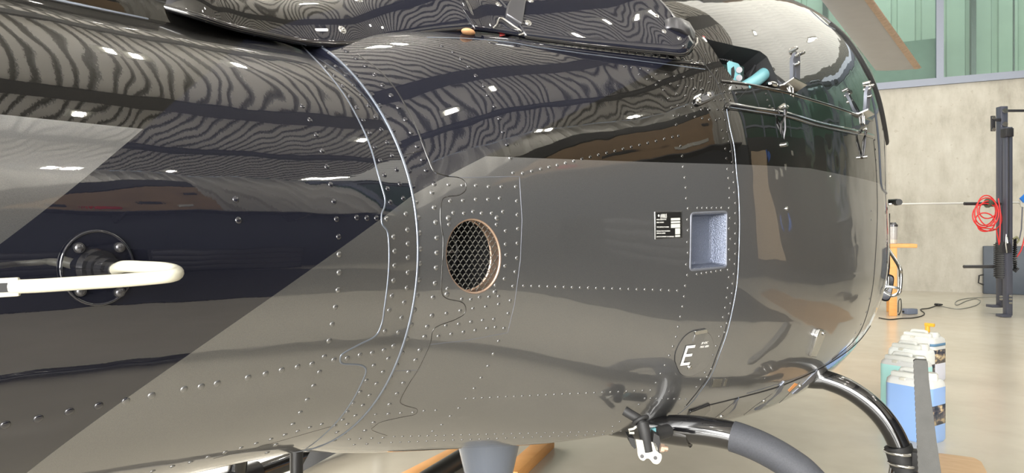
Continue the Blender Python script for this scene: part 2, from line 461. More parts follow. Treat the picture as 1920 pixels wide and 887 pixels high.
mb = MB(); [mb.box((xx, YR-.02, (2+H)/2), (.09, .12, H-2)) for xx in (6.5, 8.2, 9.9, 11.6, 13.3)]; [mb.box((9.9, YR-.02, zz), (7, .10, .09)) for zz in (2.03, 3.9, H-.2)]
tag(mb.build('window_3', M['frame']), kind='structure')
tag(MB().box((9.9, YR-.03, (2+H)/2), (6.8, .012, H-2)).build('window_4', M['glass']), kind='structure')
box_struct('wall_left', (3, YL+.1, H/2), (22, .2, H), M['plaster'])
mb = MB(); mb.box((XB-.1, -4.7, H/2), (.2, 2.0, H)); mb.box((XB-.1, 5.5, H/2), (.2, 5.0, H)); mb.box((XB-.1, 0, H-.4), (.2, 13, .8))
tag(mb.build('wall_rear', M['plaster']), kind='structure')
mb = MB(); x = -7.2; rows = [[], []]
while x < 13.5:
    for dx, dz in ((0, 0), (.006, .04), (.045, .04), (.051, 0)):
        for r_, y in zip(rows, (YR, YL)): r_.append((x+dx, y, H+dz))
    x += .125
mb.grid(rows); me = mb.mesh('ceiling', 5); me.materials.append(M['deck']); me.materials.append(M['deck_dark'])
for p in me.polygons:
    if p.center.z > H+.035 or abs(p.normal.z) < .7: p.material_index = 1
tag(link('ceiling', me, None), kind='structure')
mb = MB()
for y, w in ((-3.3, .2), (-.55, .62), (3.4, .3)):
    mb.box((-.6, y, H-.15), (13, w*.6, .3)); mb.box((-.6, y, H-.30), (13, w, .03)); mb.box((-.6, y, H-.01), (13, w, .02))
tag(mb.build('trim_3', M['darkmetal']), kind='structure')

# translucent ribbed rooflight sheets in the forward part of the roof
mb = MB(); y = YR+.1; rows = [[], []]
while y < 1.6:
    for dy, dz in ((0, 0), (.03, .02), (.12, .02), (.15, 0)):
        for r_, xx in zip(rows, (6.2, 12.4)): r_.append((xx, y+dy, H-.03+dz))
    y += .2
mb.grid(rows); a = N('rooflight_sheet'); a.set(color=(.7, .7, .66), rough=.6, emit=(1, .97, .88), emits=.85)
tag(mb.build('window_5', a.m, sharp=5), kind='structure')
# ceiling lamps
LP = [(2.55, 1.84), (2.80, 1.84), (3.66, 2.25), (1.75, -2.1), (2.43, -1.45), (4.69, -1.5), (7.2, -1.5), (9.3, -2.3), (4.2, -5.1), (5.8, -5.1), (3.1, -5.5), (3.25, -5.5), (6.4, 2.2), (.2, 1.9), (-2, 1.9), (-2, -2), (-4.5, 1.9), (-4.5, -2), (2, 5.6), (5, 5.6), (-1, 5.6), (8.5, 5.6)]
mlamp = emit('lamp_tube', (1, .96, .88), 130)
proto = None
for i, (x, y) in enumerate(LP):
    if proto is None:
        proto = empty('ceiling_lamp', (0, 0, 0))
        MB().box((0, 0, .03), (.20, .42, .06), bevel=.01).build('housing', M['white_paint'], proto)
        MB().box((0, 0, -.006), (.075, .24, .02)).build('diffuser', mlamp, proto)
        r_ = MB(); [r_.cyl((sx, 0, .05), (sx, 0, .42), .006, n=8) for sx in (0,)]; r_.build('hanger', M['darkmetal'], proto)
        t = proto
    else:
        t = proto.copy(); COL.objects.link(t)
        for ch in proto.children:
            c = ch.copy(); COL.objects.link(c); c.parent = t
    t.location = (x, y, H-.42)
    tag(t, 'white linear lamp hanging below the ribbed hangar ceiling, one of many small ones', 'lamp', 'hangar ceiling lamps')

# ------------------------------------------------------------------ helicopter
heli = empty('helicopter', (2.3, AX, 0), 'black helicopter with grey and navy livery bands and rows of rivets, filling the hangar floor', 'helicopter')
# openings: cut the hull with solid cutters, leaving lined pockets
def cutter(outline, back, front=.06):
    """prism whose outline lies on the hull; it runs a little outwards and back inwards along the mean normal"""
    P, Nn = hits(outline); n = sum(Nn, Vector()).normalized()
    c = sum(P, Vector())/len(P)
    mb = MB(); mb.prism([p+n*front for p in P], -n*(back+front)); return mb.mesh('cut', None), c, n, P
def ell(cx, cy, rx, ry, n=40, rot=0.0):
    return [(cx+rx*math.cos(t)*math.cos(rot)-ry*math.sin(t)*math.sin(rot), cy+rx*math.cos(t)*math.sin(rot)+ry*math.sin(t)*math.cos(rot)) for t in [2*math.pi*k/n for k in range(n)]]
def rrect(c, r, n=5):
    """rounded quadrilateral from its four corners (pixels)"""
    out = []
    for i in range(4):
        p = np.array(c[i], float); a = np.array(c[i-1], float)-p; b = np.array(c[(i+1) % 4], float)-p
        a = p+a/np.linalg.norm(a)*r; b = p+b/np.linalg.norm(b)*r
        for k in range(n+1):
            t = k/n; out.append(tuple((1-t)**2*a+2*t*(1-t)*p+t*t*b))
    return out
VENT = ell(888, 480.5, 52, 71, 56, math.radians(-4))
SQ = rrect([(1296, 400), (1363, 397), (1362, 501), (1294, 507)], 6)
BAY = [(1311, 60), (1326, 73), (1340, 77), (1378, 86), (1425, 96), (1438, 106), (1452, 135), (1463, 165), (1440, 166), (1404, 158), (1376, 150), (1352, 118)]
def boolean(me, cutters):
    o = bpy.data.objects.new('tmp', me); COL.objects.link(o); tmp = [o]
    for i, cme in enumerate(cutters):
        c = bpy.data.objects.new('cut', cme); COL.objects.link(c); tmp.append(c)
        m = o.modifiers.new('b', 'BOOLEAN'); m.operation = 'DIFFERENCE'; m.object = c; m.solver = 'EXACT'; m.material_mode = 'TRANSFER'
    bpy.context.view_layer.update()
    dg = bpy.context.evaluated_depsgraph_get(); out = bpy.data.meshes.new_from_object(o.evaluated_get(dg), depsgraph=dg)
    for t in tmp: bpy.data.objects.remove(t)
    return out
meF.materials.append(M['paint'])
cm = []
for outline, back, mt in ((VENT, .14, M['void']), (SQ, .045, M['silver_grey']), (BAY, .22, M['void'])):
    me, c, n, P = cutter(outline, back); me.materials.append(mt); cm.append(me)
meF2 = boolean(meF, cm)
def hull_normals(me, L, tree):
    """the hull's own smooth normals, also beside the openings"""
    on = []
    for p in me.polygons:
        p.use_smooth = True
        on.append(p.material_index == 0)
    vn = {}; loops = [None]*len(me.loops)
    x0, x1 = L.xs[0]+.002, L.xs[-1]-.002
    for p in me.polygons:
        for li in p.loop_indices:
            vi = me.loops[li].vertex_index; co = me.vertices[vi].co
            if p.material_index == 0 and abs(p.normal.x) < .985:
                if vi not in vn:
                    q = co.copy(); q.x = min(max(q.x, x0), x1); vn[vi] = L.normal(q)
                loops[li] = vn[vi]
            else: loops[li] = p.normal.copy()
    me.normals_split_custom_set(loops)
hull_normals(meF2, LF, TF)
hull = link('fuselage', meF2, None, heli)
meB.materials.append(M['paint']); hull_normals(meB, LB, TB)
boom = link('tail_boom', meB, None, heli)

# surface strips: seams, ridges
def strip(name, px, r, m, parent, surf='fb', flat=.6, off=0.0, step=5, smooth=True, label=None):
    pts = cat(px, 8) if smooth else px
    P, Nn = hits(dense(pts, step), surf, off)
    if len(P) < 2: print('NOHIT', name, px[0]); return None
    o = MB().tube(P, r, 8, flat=flat, nrm=Nn).build(name, m, parent, sharp=60)
    if label: o['label'] = label
    return o
RING = [(590,85),(605,94),(635,116),(661,142),(691,184),(721,232),(747,285),(764,330),(768,367),(776,412),(778,469),(776,525),(768,575),(757,628),(733,687),(709,732),(678,774),(636,812),(595,836),(563,850)]
def ring_at(L, x, r, name, m, parent, th0=0, th1=2*math.pi, flat=.6, nrm=True):
    ts = [th0+(th1-th0)*k/120 for k in range(120)]
    P = [L.pt(x, t) for t in ts]; Nn = [L.normal(p) for p in P]; Q = [LB.pt(.895, t) for t in ts]
    P = [p+n*max(.0, (q-Vector((q.x, AX, .93))).length-(Vector((q.x, p.y, p.z))-Vector((q.x, AX, .93))).length+.0005) for p, q, n in zip(P, Q, Nn)]
    return MB().tube(P, r, 8, closed=True, flat=flat, nrm=Nn).build(name, m, parent, sharp=60)
ring_at(LF, .904, .0027, 'joint_ring', M['seam'], hull, flat=.9)
LSEAM = [(560,80),(582,102),(609,131),(646,178),(676,232),(695,277),(708,322),(716,350),(722,372),(721,388),(716,401),(717,420),(726,433),(729,450),(730,487),(727,532),(721,577),(716,607),(704,630),(674,646),(645,662),(638,672),(643,682),(672,684),(684,689),(686,698),(680,714),(664,746),(643,777),(622,801),(595,826),(567,846)]
strip('doubler_edge', LSEAM, .0017, M['seam'], boom, 'b')
RS = [(669,101),(710,131),(740,165),(762,202),(781,240),(794,274),(804,300),(815,322),(841,330)]
strip('panel_edge', RS, .0013, M['black_gloss'], hull, 'f')
strip('panel_edge', [(815,324),(860,333),(974,331),(979,412),(976,487),(965,570),(952,624),(871,639),(806,646)], .0007, M['silver_grey'], hull, 'f', smooth=False)
strip('panel_edge', [(837,331),(860,333),(872,341),(873,356),(860,366),(837,369),(828,379),(826,412),(831,450),(829,506),(828,544),(836,559),(864,566),(873,576),(870,589),(852,600),(822,611),(811,622),(806,646),(785,691),(768,718),(751,750),(758,760),(781,767),(778,777),(750,783),(716,791),(703,799),(698,807),(726,817)], .0009, M['black_gloss'], hull, 'f')
strip('panel_edge', [(733,696),(785,694)], .0006, M['silver_grey'], hull, 'f', smooth=False)
strip('panel_edge', [(748,293),(797,281)], .0008, M['black_gloss'], hull, 'f', smooth=False)
strip('panel_edge', [(400,860),(480,840),(560,817),(620,800)], .0006, M['black_gloss'], boom, 'b', smooth=False)
# baggage door: its bright rear edge, the dark top channel
DE = [(1362,202),(1369,240),(1377,277),(1382,330),(1385,356),(1387,412),(1386,469),(1383,525),(1376,570),(1364,622),(1349,665),(1335,701),(1316,730),(1292,760),(1249,795)]
strip('door_edge', DE, .0016, M['seam'], hull, 'f', label='bright metal rear edge of the side door')
strip('door_gap', [(x-5, y) for x, y in DE[:-1]], .0018, M['void'], hull, 'f')
strip('door_top_channel', [(1362,205),(1364,199),(1372,198),(1412,205),(1450,210),(1480,216),(1534,232),(1609,248),(1636,256)], .0085, M['black_gloss'], hull, 'f', flat=.8)
strip('door_top_edge', [(1366,203),(1412,210),(1450,216),(1480,221),(1534,237),(1609,253)], .0012, M['seam'], hull, 'f', off=.006)
strip('deck_ledge', [(1352,153),(1391,157),(1430,164),(1470,172),(1500,181),(1560,199),(1610,216),(1636,226)], .0045, M['paint'], hull, 'f', flat=.7)
strip('panel_edge', [(1307,97),(1319,116),(1330,132),(1340,145),(1350,168),(1362,200)], .0012, M['void'], hull, 'f')
strip('panel_edge', [(1402,166),(1376,194)], .0008, M['void'], hull, 'f', smooth=False)
strip('window_seal', [(1556,45),(1590,78),(1622,128),(1645,180),(1660,250),(1666,310),(1667,355)], .016, M['rubber'], hull, 'f', flat=.6)
strip('window_seal', [(1630,165),(1640,205),(1647,260),(1650,310),(1653,350),(1662,362)], .006, M['seam'], hull, 'f', flat=.6)
strip('panel_edge', [(1520,20),(1552,48),(1574,58)], .003, M['seam'], hull, 'f')
strip('belly_edge', [(1292,768),(1340,757),(1400,742),(1460,725),(1520,700),(1570,672),(1610,640),(1636,605)], .0028, M['void'], hull, 'f')
strip('belly_edge', [(1400,738),(1440,726),(1500,706),(1560,676),(1605,642)], .0015, M['seam'], hull, 'f')
strip('panel_edge', [(1500,716),(1465,752),(1440,770)], .0015, M['darkmetal'], hull, 'f')
strip('panel_edge', [(1448,738),(1415,762),(1395,778)], .0015, M['darkmetal'], hull, 'f')
strip('panel_edge', [(1383,748),(1360,768),(1335,788)], .0015, M['darkmetal'], hull, 'f')
strip('front_door_edge', [(1638,262),(1643,320),(1645,400),(1642,470),(1636,540),(1622,600),(1600,640),(1560,675)], .002, M['void'], hull, 'f')

# ---- rivets
def seg(a, b, n): return [(a[0]+(b[0]-a[0])*k/(n-1), a[1]+(b[1]-a[1])*k/(n-1)) for k in range(n)]
RV = []
def R(pts, r, surf='fb'): RV.extend([(x, y, r*1.03, surf) for x, y in pts])
R([(567,199),(581,225),(593,253),(604,283),(613,313),(620,346),(626,378),(631,411),(635,444),(636,477),(636,511),(634,544),(629,576),(623,608),(617,639),(608,669),(599,698),(588,724),(576,750),(563,774),(549,796),(535,816),(517,834),(501,849),(483,863)], .0044, 'b')
R([(10,797),(72,785),(130,772),(185,761),(236,752),(284,742),(345,730),(377,725),(407,719),(465,708),(498,701),(528,694),(558,688),(585,683),(626,675),(651,672),(675,666),(698,662),(720,657),(738,649)], .0048, 'b')
R([(442,374),(447,413),(669,408),(688,409),(706,409),(725,410)], .0046, 'b')
R([(286,884),(323,875),(357,867),(390,857),(422,848),(452,840),(480,832),(508,824),(534,816),(558,809),(581,802),(603,796)], .004, 'b')
R([(611,126),(627,142),(642,161),(656,181),(669,202),(681,225),(693,249),(703,276),(713,301),(721,328),(727,354),(732,379),(738,444),(740,471),(740,498),(738,526),(735,555),(730,582),(722,621),(687,714),(675,736),(662,757),(651,773),(642,788),(628,799)], .0044, 'b')
R([(630,124),(648,141),(663,159),(677,177),(691,198),(704,219),(715,243),(726,267),(735,292),(744,318),(750,345),(756,372),(761,401),(764,431),(765,457),(765,483),(765,511),(763,540),(758,567),(753,596),(747,623),(728,673),(701,686),(718,698),(706,720),(693,742),(680,761),(666,780),(651,796),(632,811)], .0044, 'b')
R([(634,110),(649,124),(667,140),(681,157),(697,177),(712,198),(724,220),(737,244),(748,269),(758,293),(767,321),(774,350),(780,379),(784,408),(786,437),(788,467),(787,494),(785,525),(782,554),(777,581),(771,609),(763,635),(754,662),(744,685),(732,708),(719,730),(707,749),(692,768),(677,785),(662,800),(645,814),(627,826)], .0046, 'f')
R([(617,98),(650,96),(668,109),(685,123),(702,140),(717,159),(733,179),(747,201),(760,224),(771,248),(782,274),(792,299),(799,319),(814,345),(810,361),(814,389),(817,417),(819,446),(819,474),(818,502),(816,531),(812,558),(810,592),(801,613),(796,632),(787,657),(779,676),(766,698),(756,719),(744,739),(730,759),(728,777),(700,793),(684,808)], .0046, 'f')
R([(704,778),(751,775),(774,774),(795,771),(817,770)], .0036, 'f')
R([(841,346),(867,347),(892,348),(916,350),(940,350),(967,350),(844,377),(868,376),(892,374),(915,374),(937,372),(969,377),(850,399),(870,400),(887,397),(903,400),(922,400),(943,397),(842,421),(931,421),(948,433),(948,458),(949,478),(947,499),(946,523),(929,535),(935,556),(917,557),(899,558),(883,562),(866,561),(839,542),(837,588),(863,583),(887,579),(911,576),(935,571),(836,611),(860,608),(883,604),(905,601),(926,599),(846,627),(869,623),(891,620),(913,616),(929,614),(822,631)], .0037, 'f')
R([(841,409),(932,409),(928,548),(838,552)], .0052, 'f')
R([(970,403),(971,429),(970,456),(969,484),(966,510),(962,537),(957,564),(953,588),(945,616),(935,640),(925,664),(915,687),(902,709),(889,729),(860,766),(844,781),(828,797),(811,809)], .0037, 'f')
R([(828,86),(849,97),(864,110),(878,124),(892,142),(907,161),(914,178),(927,199),(936,222),(943,247),(951,271),(957,296)], .0044, 'f')
R(seg((982,536), (1270,545), 20), .0032, 'f')
R([(962,324),(980,325),(997,321)]+seg((1014,317), (1261,257), 17), .0037, 'f')
R([(1276,274),(1279,293),(1281,313),(1284,333),(1286,352),(1287,372),(1290,391),(1289,412),(1290,432),(1289,454),(1290,474),(1287,496),(1289,516),(1285,536),(1283,556),(1280,575),(1276,594),(1272,613),(1268,632),(1262,650),(1255,667),(1247,685),(1239,701),(1230,718),(1198,759),(1175,781),(1162,791),(1149,800)], .0034, 'f')
R([(1354,244),(1364,247),(1357,260),(1367,265),(1360,279),(1370,284),(1362,297),(1373,304),(1364,317),(1375,323),(1366,334),(1376,342),(1368,353),(1377,361),(1368,371),(1379,381),(1367,390),(1379,400),(1369,409),(1379,419),(1367,429),(1379,438),(1370,448),(1379,457),(1367,468),(1379,476),(1369,487),(1378,495),(1365,506),(1376,514),(1367,520),(1374,532),(1365,540),(1373,550),(1363,558),(1370,569),(1360,577),(1367,588),(1356,595),(1363,606),(1353,613),(1359,623),(1349,631),(1354,641),(1343,649),(1348,659),(1337,666),(1342,676),(1329,682),(1334,692),(1322,699),(1326,707),(1314,712),(1317,723),(1306,726),(1307,737),(1297,749),(1285,762),(1273,775)], .0033, 'f')
R(seg((1308,390), (1353,390), 6)+seg((1307,514), (1352,507), 6), .0032, 'f')
R([(1171,124),(1184,126),(1201,128),(1216,131),(1198,139),(1214,148),(1223,144),(1230,138),(1237,151),(1230,159),(1244,168),(1249,139),(1265,142),(1282,144),(1298,147),(1314,151),(1329,154),(1257,157),(1272,160),(1287,162),(1268,176),(1285,179),(1253,184),(1259,202),(1271,197),(1284,199),(1298,201),(1264,217),(1273,216),(1288,217),(1303,219),(1317,222),(1330,224),(1343,225),(1350,222),(1360,225),(1268,234),(1272,255),(1340,188),(1351,187),(1358,186),(1369,187),(1346,205),(1356,205),(1348,156),(1359,158),(1369,160),(1380,163),(1391,165),(1358,172),(1369,174),(1380,175),(1332,143),(1322,100),(1330,118),(1344,132),(1436,176),(1439,188),(1443,199)], .0036, 'f')
R([(1302,166),(1316,167),(1316,205),(1329,205)], .0056, 'f')
R(seg((874,748), (1220,732), 24)+seg((1209,747), (1297,749), 9), .0032, 'f')
R(seg((739,819), (1180,808), 29)+seg((734,830), (1180,813), 28), .0032, 'f')
R([(655,824),(675,823),(697,822),(718,821),(664,834),(688,833),(711,831)], .0034, 'f')
R([(1640,262),(1641,280),(1642,300),(1643,320),(1644,342),(1633,395),(1633,412),(1630,560),(1624,585),(1614,608),(1604,624)], .004, 'f')
def dome_mesh():
    bm = bmesh.new(); n = 14; prof = [(1.0, -.12), (1.0, .04), (.93, .16), (.74, .30), (.42, .41)]
    rg = [[bm.verts.new((r*math.cos(2*math.pi*k/n), r*math.sin(2*math.pi*k/n), h)) for k in range(n)] for r, h in prof]
    top = bm.verts.new((0, 0, .45))
    for a, b in zip(rg, rg[1:]):
        for k in range(n): bm.faces.new((a[k], a[(k+1) % n], b[(k+1) % n], b[k]))
    for k in range(n): bm.faces.new((rg[-1][k], rg[-1][(k+1) % n], top))
    me = bpy.data.meshes.new('rivet'); bm.to_mesh(me); bm.free()
    me.polygons.foreach_set('use_smooth', [True]*len(me.polygons)); return me
DOME = dome_mesh(); DOME.materials.append(M['paint'])
inst = []
for x, y, r, s in RV:
    p, n = hit(x, y, s)
    if p is None: continue
    inst.append((r/(p-CAM).length, p, n, r))
inst.sort(key=lambda q: -q[0])
stuff = bmesh.new()
rest = {id(hull): bmesh.new(), id(boom): bmesh.new()}
cnt = {id(hull): 0, id(boom): 0}
for k, (s, p, n, r) in enumerate(inst):
    par = boom if p.x < .9 else hull
    Mx = Matrix.Translation(p) @ n.to_track_quat('Z', 'Y').to_matrix().to_4x4() @ Matrix.Diagonal((r, r, r, 1))
    if cnt[id(par)] < 99:
        cnt[id(par)] += 1
        o = bpy.data.objects.new('rivet', DOME); COL.objects.link(o); o.parent = par; o.matrix_world = Mx
        o.matrix_parent_inverse = world_of(par).inverted(); o.matrix_basis = Mx
    else:
        t = DOME.copy(); t.transform(Mx); rest[id(par)].from_mesh(t); bpy.data.meshes.remove(t)
for par in (hull, boom):
    if len(rest[id(par)].verts):
        me = bpy.data.meshes.new('rivets'); rest[id(par)].to_mesh(me)
        me.polygons.foreach_set('use_smooth', [True]*len(me.polygons))
        tag(link('rivets', me, M['paint'], par), kind='stuff')

# ---- cowlings over the engine deck: ruled from the traced lower edge up to the top line
def cowl(name, edge, ztop, a0, m, th=.008, n=30):
    """edge: (px, py, X) of the lower lip; the skin rises and closes over the helicopter's axis"""
    pts = []
    for x, y, X in edge:
        p = on_x(x, y, X); pts.append((X, AX-p.y, p.z))
    X = np.array([p[0] for p in pts]); hw = np.array([p[1] for p in pts]); ze = np.array([p[2] for p in pts])
    xs = np.linspace(X[0], X[-1], 60); rows = []
    for x in xs:
        w = float(pchip(X, hw[:, None], x)[0, 0]); z = float(pchip(X, ze[:, None], x)[0, 0])
        row = []
        # starts leaning in by a0 at the lip and bends over to level at the axis
        al = [a0+(math.pi/2-a0)*(k+.5)/n for k in range(n)]; ds = w/sum(math.sin(q) for q in al); yy = w; zz = z
        row.append(Vector((x, AX-yy, zz)))
        for q in al: yy -= math.sin(q)*ds; zz += math.cos(q)*ds; row.append(Vector((x, AX-yy, zz)))
        full = row + [Vector((q.x, 2*AX-q.y, q.z)) for q in row[-2::-1]]
        rows.append(full)
    mb = MB(); mb.grid(rows); me = mb.mesh(name, 60)
    o = link(name, me, m, heli)
    md = o.modifiers.new('thickness', 'SOLIDIFY'); md.thickness = th; md.offset = 0
    T = bvh(me)
    return o, T, rows
def on(T, px, py, off=0.0):
    if isinstance(T, (list, tuple)):
        for t in T:
            a = on(t, px, py, off)
            if a[0] is not None: return a
        return None, None
    h = T.ray_cast(CAM, ray(px, py).normalized())
    if h[0] is None: return None, None
    n = h[1]; n = n if n.dot(CAM-h[0]) > 0 else -n
    return h[0]+n*off, n
C1, T1, rows1 = cowl('engine_cowling', [(235,-8,.60),(300,11,.63),(350,25,.655),(430,50,.72),(500,66,.79),(575,80,.87),(640,84,.94),(710,75,1.03),(822,59,1.15),(892,53,1.22)], None, .30, M['paint'])
C2, T2, rows2 = cowl('engine_cowling', [(889,56,1.205),(925,60,1.25),(965,66,1.29),(985,70,1.31)], None, .50, M['paint'])
C3, T3, rows3 = cowl('engine_cowling', [(984,70,1.305),(1060,80,1.375),(1160,91,1.475),(1240,99,1.56),(1284,101,1.605),(1300,84,1.64)], None, .50, M['paint'])
C1['label'] = 'rear engine cowling with navy band'
def lip(rows, name, m, r, parent, which=0, i0=0, i1=None):
    P = [row[which] for row in rows[i0:i1]]
    return MB().tube(P, r, 8).build(name, m, parent, sharp=60)
lip(rows1, 'cowl_lip', M['black_gloss'], .006, C1); lip(rows3, 'cowl_lip', M['black_gloss'], .0045, C3)
MB().tube([q for q in rows1[-1][:31]], .005, 8).build('cowl_front_lip', M['black_gloss'], C1, sharp=60)
# flange strip with rivets under the forward cowling
strip('deck_flange', [(905,70),(960,75),(1012,84),(1100,95),(1200,107),(1300,119),(1318,122)], .0075, M['paint'], hull, 'f', flat=.5)
strip('flange_edge', [(800,70),(880,72),(960,80),(1012,89),(1100,101),(1200,114),(1300,127),(1322,130)], .0014, M['seam'], hull, 'f')
RV = []; R(seg((1012,80), (1310,116), 21), .0036, 'f')
g_ = bmesh.new()
for x, y, r, s in RV:
    p, n = hit(x, y, s, .003)
    if p is None: continue
    t = DOME.copy(); t.transform(Matrix.Translation(p) @ n.to_track_quat('Z', 'Y').to_matrix().to_4x4() @ Matrix.Diagonal((r, r, r, 1))); g_.from_mesh(t); bpy.data.meshes.remove(t)
me = bpy.data.meshes.new('flange_rivets'); g_.to_mesh(me); me.polygons.foreach_set('use_smooth', [True]*len(me.polygons)); tag(link('flange_rivets', me, M['paint'], C3), kind='stuff')
# quarter-turn fasteners
def fastener(T, px, py, r, par):
    p, n = on(T, px, py)
    if p is None: return
    mb = MB(); mb.cyl(p-n*.002, p+n*.004, r, n=20); mb.sphere(p+n*.0035, r*.82, (1, 1, .35), 16, n.to_track_quat('Z', 'Y').to_matrix())
    mb.cyl(p+n*.004, p+n*.0085, r*.22, n=8); mb.build('fastener', M['steel'], par)
for T, x, y, r, par in ((T1, 640, 58, .0085, C1), (T1, 670, 1, .012, C1), (T2, 934, 11, .008, C2), (T3, 994, 4, .0075, C3), (T3, 989, 45, .0085, C3), (T3, 1230, 32, .006, C3), (T3, 1244, 61, .006, C3), (T3, 1272, 74, .006, C3)):
    fastener(T, x, y, r, par)

# tail rotor driveshaft cover on top of the boom
rows = []
for x in np.linspace(-2.3, .74, 60):
    zt = LB.pt(x, 0).z; w = .115; rows.append([Vector((x, AX-w*math.cos(a), zt-.055+.20*max(0, math.sin(a))**.8)) for a in np.linspace(-.001, math.pi+.001, 25)])
mb = MB(); mb.grid(rows)
mb.build('driveshaft_cover', M['paint'], heli, 50)
mb = MB(); P = [Vector((x, AX-.118, LB.pt(x, 0).z-.03)) for x in np.linspace(-2.3, .6, 40)]; mb.tube(P, .006, 8).build('cover_edge', M['seam'], heli)

# ------------------------------------------------------------------ fittings on the hull
def surf_pt(px, py, T=None, off=0.0):
    return hit(px, py, 'f', off) if T is None else on(T, px, py, off)
def slab(name, out, th, m, parent, T=None, off=0.0, smooth=False, bevel=0.0, label=None, n=None):
    """a plate whose outline follows the hull, standing th proud of it"""
    out = cat(list(out)+[out[0]], 5)[:-1] if smooth else out
    Q = [surf_pt(x, y, T, off) for x, y in out]; Q = [q for q in Q if q[0] is not None]
    if len(Q) < 3: print('NOHIT slab', name, out[0]); return None
    nn = sum((q[1] for q in Q), Vector()).normalized() if n is None else n
    mb = MB(); mb.prism([q[0]-nn*.002 for q in Q], nn*(th+.002)); me = mb.mesh(name, 30)
    o = link(name, me, m, parent)
    if bevel:
        b = o.modifiers.new('bevel', 'BEVEL'); b.width = bevel; b.segments = 2; b.limit_method = 'ANGLE'
    if label: o['label'] = label
    return o
def plane_at(px, py, T=None, off=0.0):
    p, n = surf_pt(px, py, T, off); u = UP.cross(n).normalized(); v = n.cross(u)
    return p, u, v, n
def text_mesh(body, size):
    cu = bpy.data.curves.new('t', 'FONT'); cu.body = body; cu.size = size; cu.extrude = .00008
    o = bpy.data.objects.new('t', cu); COL.objects.link(o); bpy.context.view_layer.update()
    me = bpy.data.meshes.new_from_object(o); bpy.data.objects.remove(o); return me
def text(name, body, p00, p10, p01, m, parent, off=.001, T=None):
    """writing filling the pixel frame bottom-left, bottom-right, top-left, laid on the hull"""
    a, n = surf_pt(*p00, T, off); b, _ = surf_pt(*p10, T, off); c, _ = surf_pt(*p01, T, off)
    me = text_mesh(body, 1); xs = [v.co.x for v in me.vertices]; ys = [v.co.y for v in me.vertices]
    w = max(xs)-min(xs); h = max(ys)-min(ys); x0 = min(xs); y0 = min(ys)
    for v in me.vertices:
        v.co = a+(b-a)*((v.co.x-x0)/w)+(c-a)*((v.co.y-y0)/h)+n*(v.co.z)
    me.materials.clear(); return link(name, me, m, parent)

# air vent: bronze duct edge and wire screen
P, Nn = hits(VENT); vc = sum(P, Vector())/len(P); vn = sum(Nn, Vector()).normalized(); vu = UP.cross(vn).normalized(); vv = vn.cross(vu)
ring = MB().tube([p-n*.004 for p, n in zip(P, Nn)], .0035, 8, closed=True, nrm=Nn).build('vent_rim', M['bronze'], hull, sharp=60)
mb = MB()
rows = [[p-vn*d+(vc-p)*s_ for p in P] for d, s_ in ((.003, .0), (.028, .03), (.03, .06))]
mb.grid(rows, closed_v=True); mb.build('vent_duct', M['bronze'], hull)
mb = MB(); RAD = max((p-vc).length for p in P)
au = max(abs((p-vc).dot(vu)) for p in P); av = max(abs((p-vc).dot(vv)) for p in P)
cw, ch = .0125, .0085
def inside(a, b, k=.985): return (a/au)**2+(b/av)**2 < k
org = vc-vn*.006
for j in range(-12, 13):
    for i in range(-9, 10):
        a0 = i*cw+(cw/2 if j % 2 else 0); b0 = j*ch
        zig = [(a0-cw/2, b0-ch*.30), (a0-cw*.18, b0+ch*.30), (a0+cw*.18, b0+ch*.30), (a0+cw/2, b0-ch*.30)]
        pts = [org+vu*a+vv*b for a, b in zig if inside(a, b)]
        if len(pts) >= 2: mb.tube(pts, .0008, 5, cap=False)
        a, b = a0+cw/2, b0
        seg_ = [(a, b-ch*.30), (a, b-ch*.70)]
        if all(inside(*q) for q in seg_): mb.tube([org+vu*q[0]+vv*q[1] for q in seg_], .00075, 5, cap=False)
mb.build('vent_screen', mat('screen_wire', (.13, .13, .12), .4, .8), hull)
# fan blades and housing deep inside the duct
mb = MB(); c2 = vc-vn*.10
mb.tube([c2-vu*.02+vu*.05*math.cos(t)+vv*.05*math.sin(t) for t in np.linspace(0, 6.283, 30)], .002, 6)
for k in range(8):
    t = k*math.pi/4; d = vu*math.cos(t)+vv*math.sin(t); mb.box(c2-vu*.02+d*.028, (.042, .004, .016), Matrix((d, vn.cross(d), vn)).transposed())
mb.build('duct_fan', M['darkmetal'], hull)

# square handling recess: lining with rounded frame
slabP, slabN = hits(SQ)
MB().tube([p+n*.0003 for p, n in zip(slabP, slabN)], .0028, 8, closed=True, nrm=slabN, flat=.6).build('recess_rim', M['silver_grey'], hull, sharp=60)
a = N('hammered_grey'); v = a.obj(); a.set(color=(.16, .18, .235), rough=.36, metal=.7, normal=a.bump(a.noise(v, 420, 2), 1, .0022)); M['hammer'] = a.m
sn = sum(slabN, Vector()).normalized(); sc_ = sum(slabP, Vector())/len(slabP)
mb = MB()
rows = []
for d, k in ((.0, .99), (.004, .93), (.030, .90), (.038, .86), (.040, .78)):
    rows.append([sc_+(p-sc_)*k-sn*d for p in slabP])
vs = mb.grid(rows, closed_v=True); mb.bm.faces.new(vs[-1]); mb.build('recess_tray', M['hammer'], hull, sharp=50)

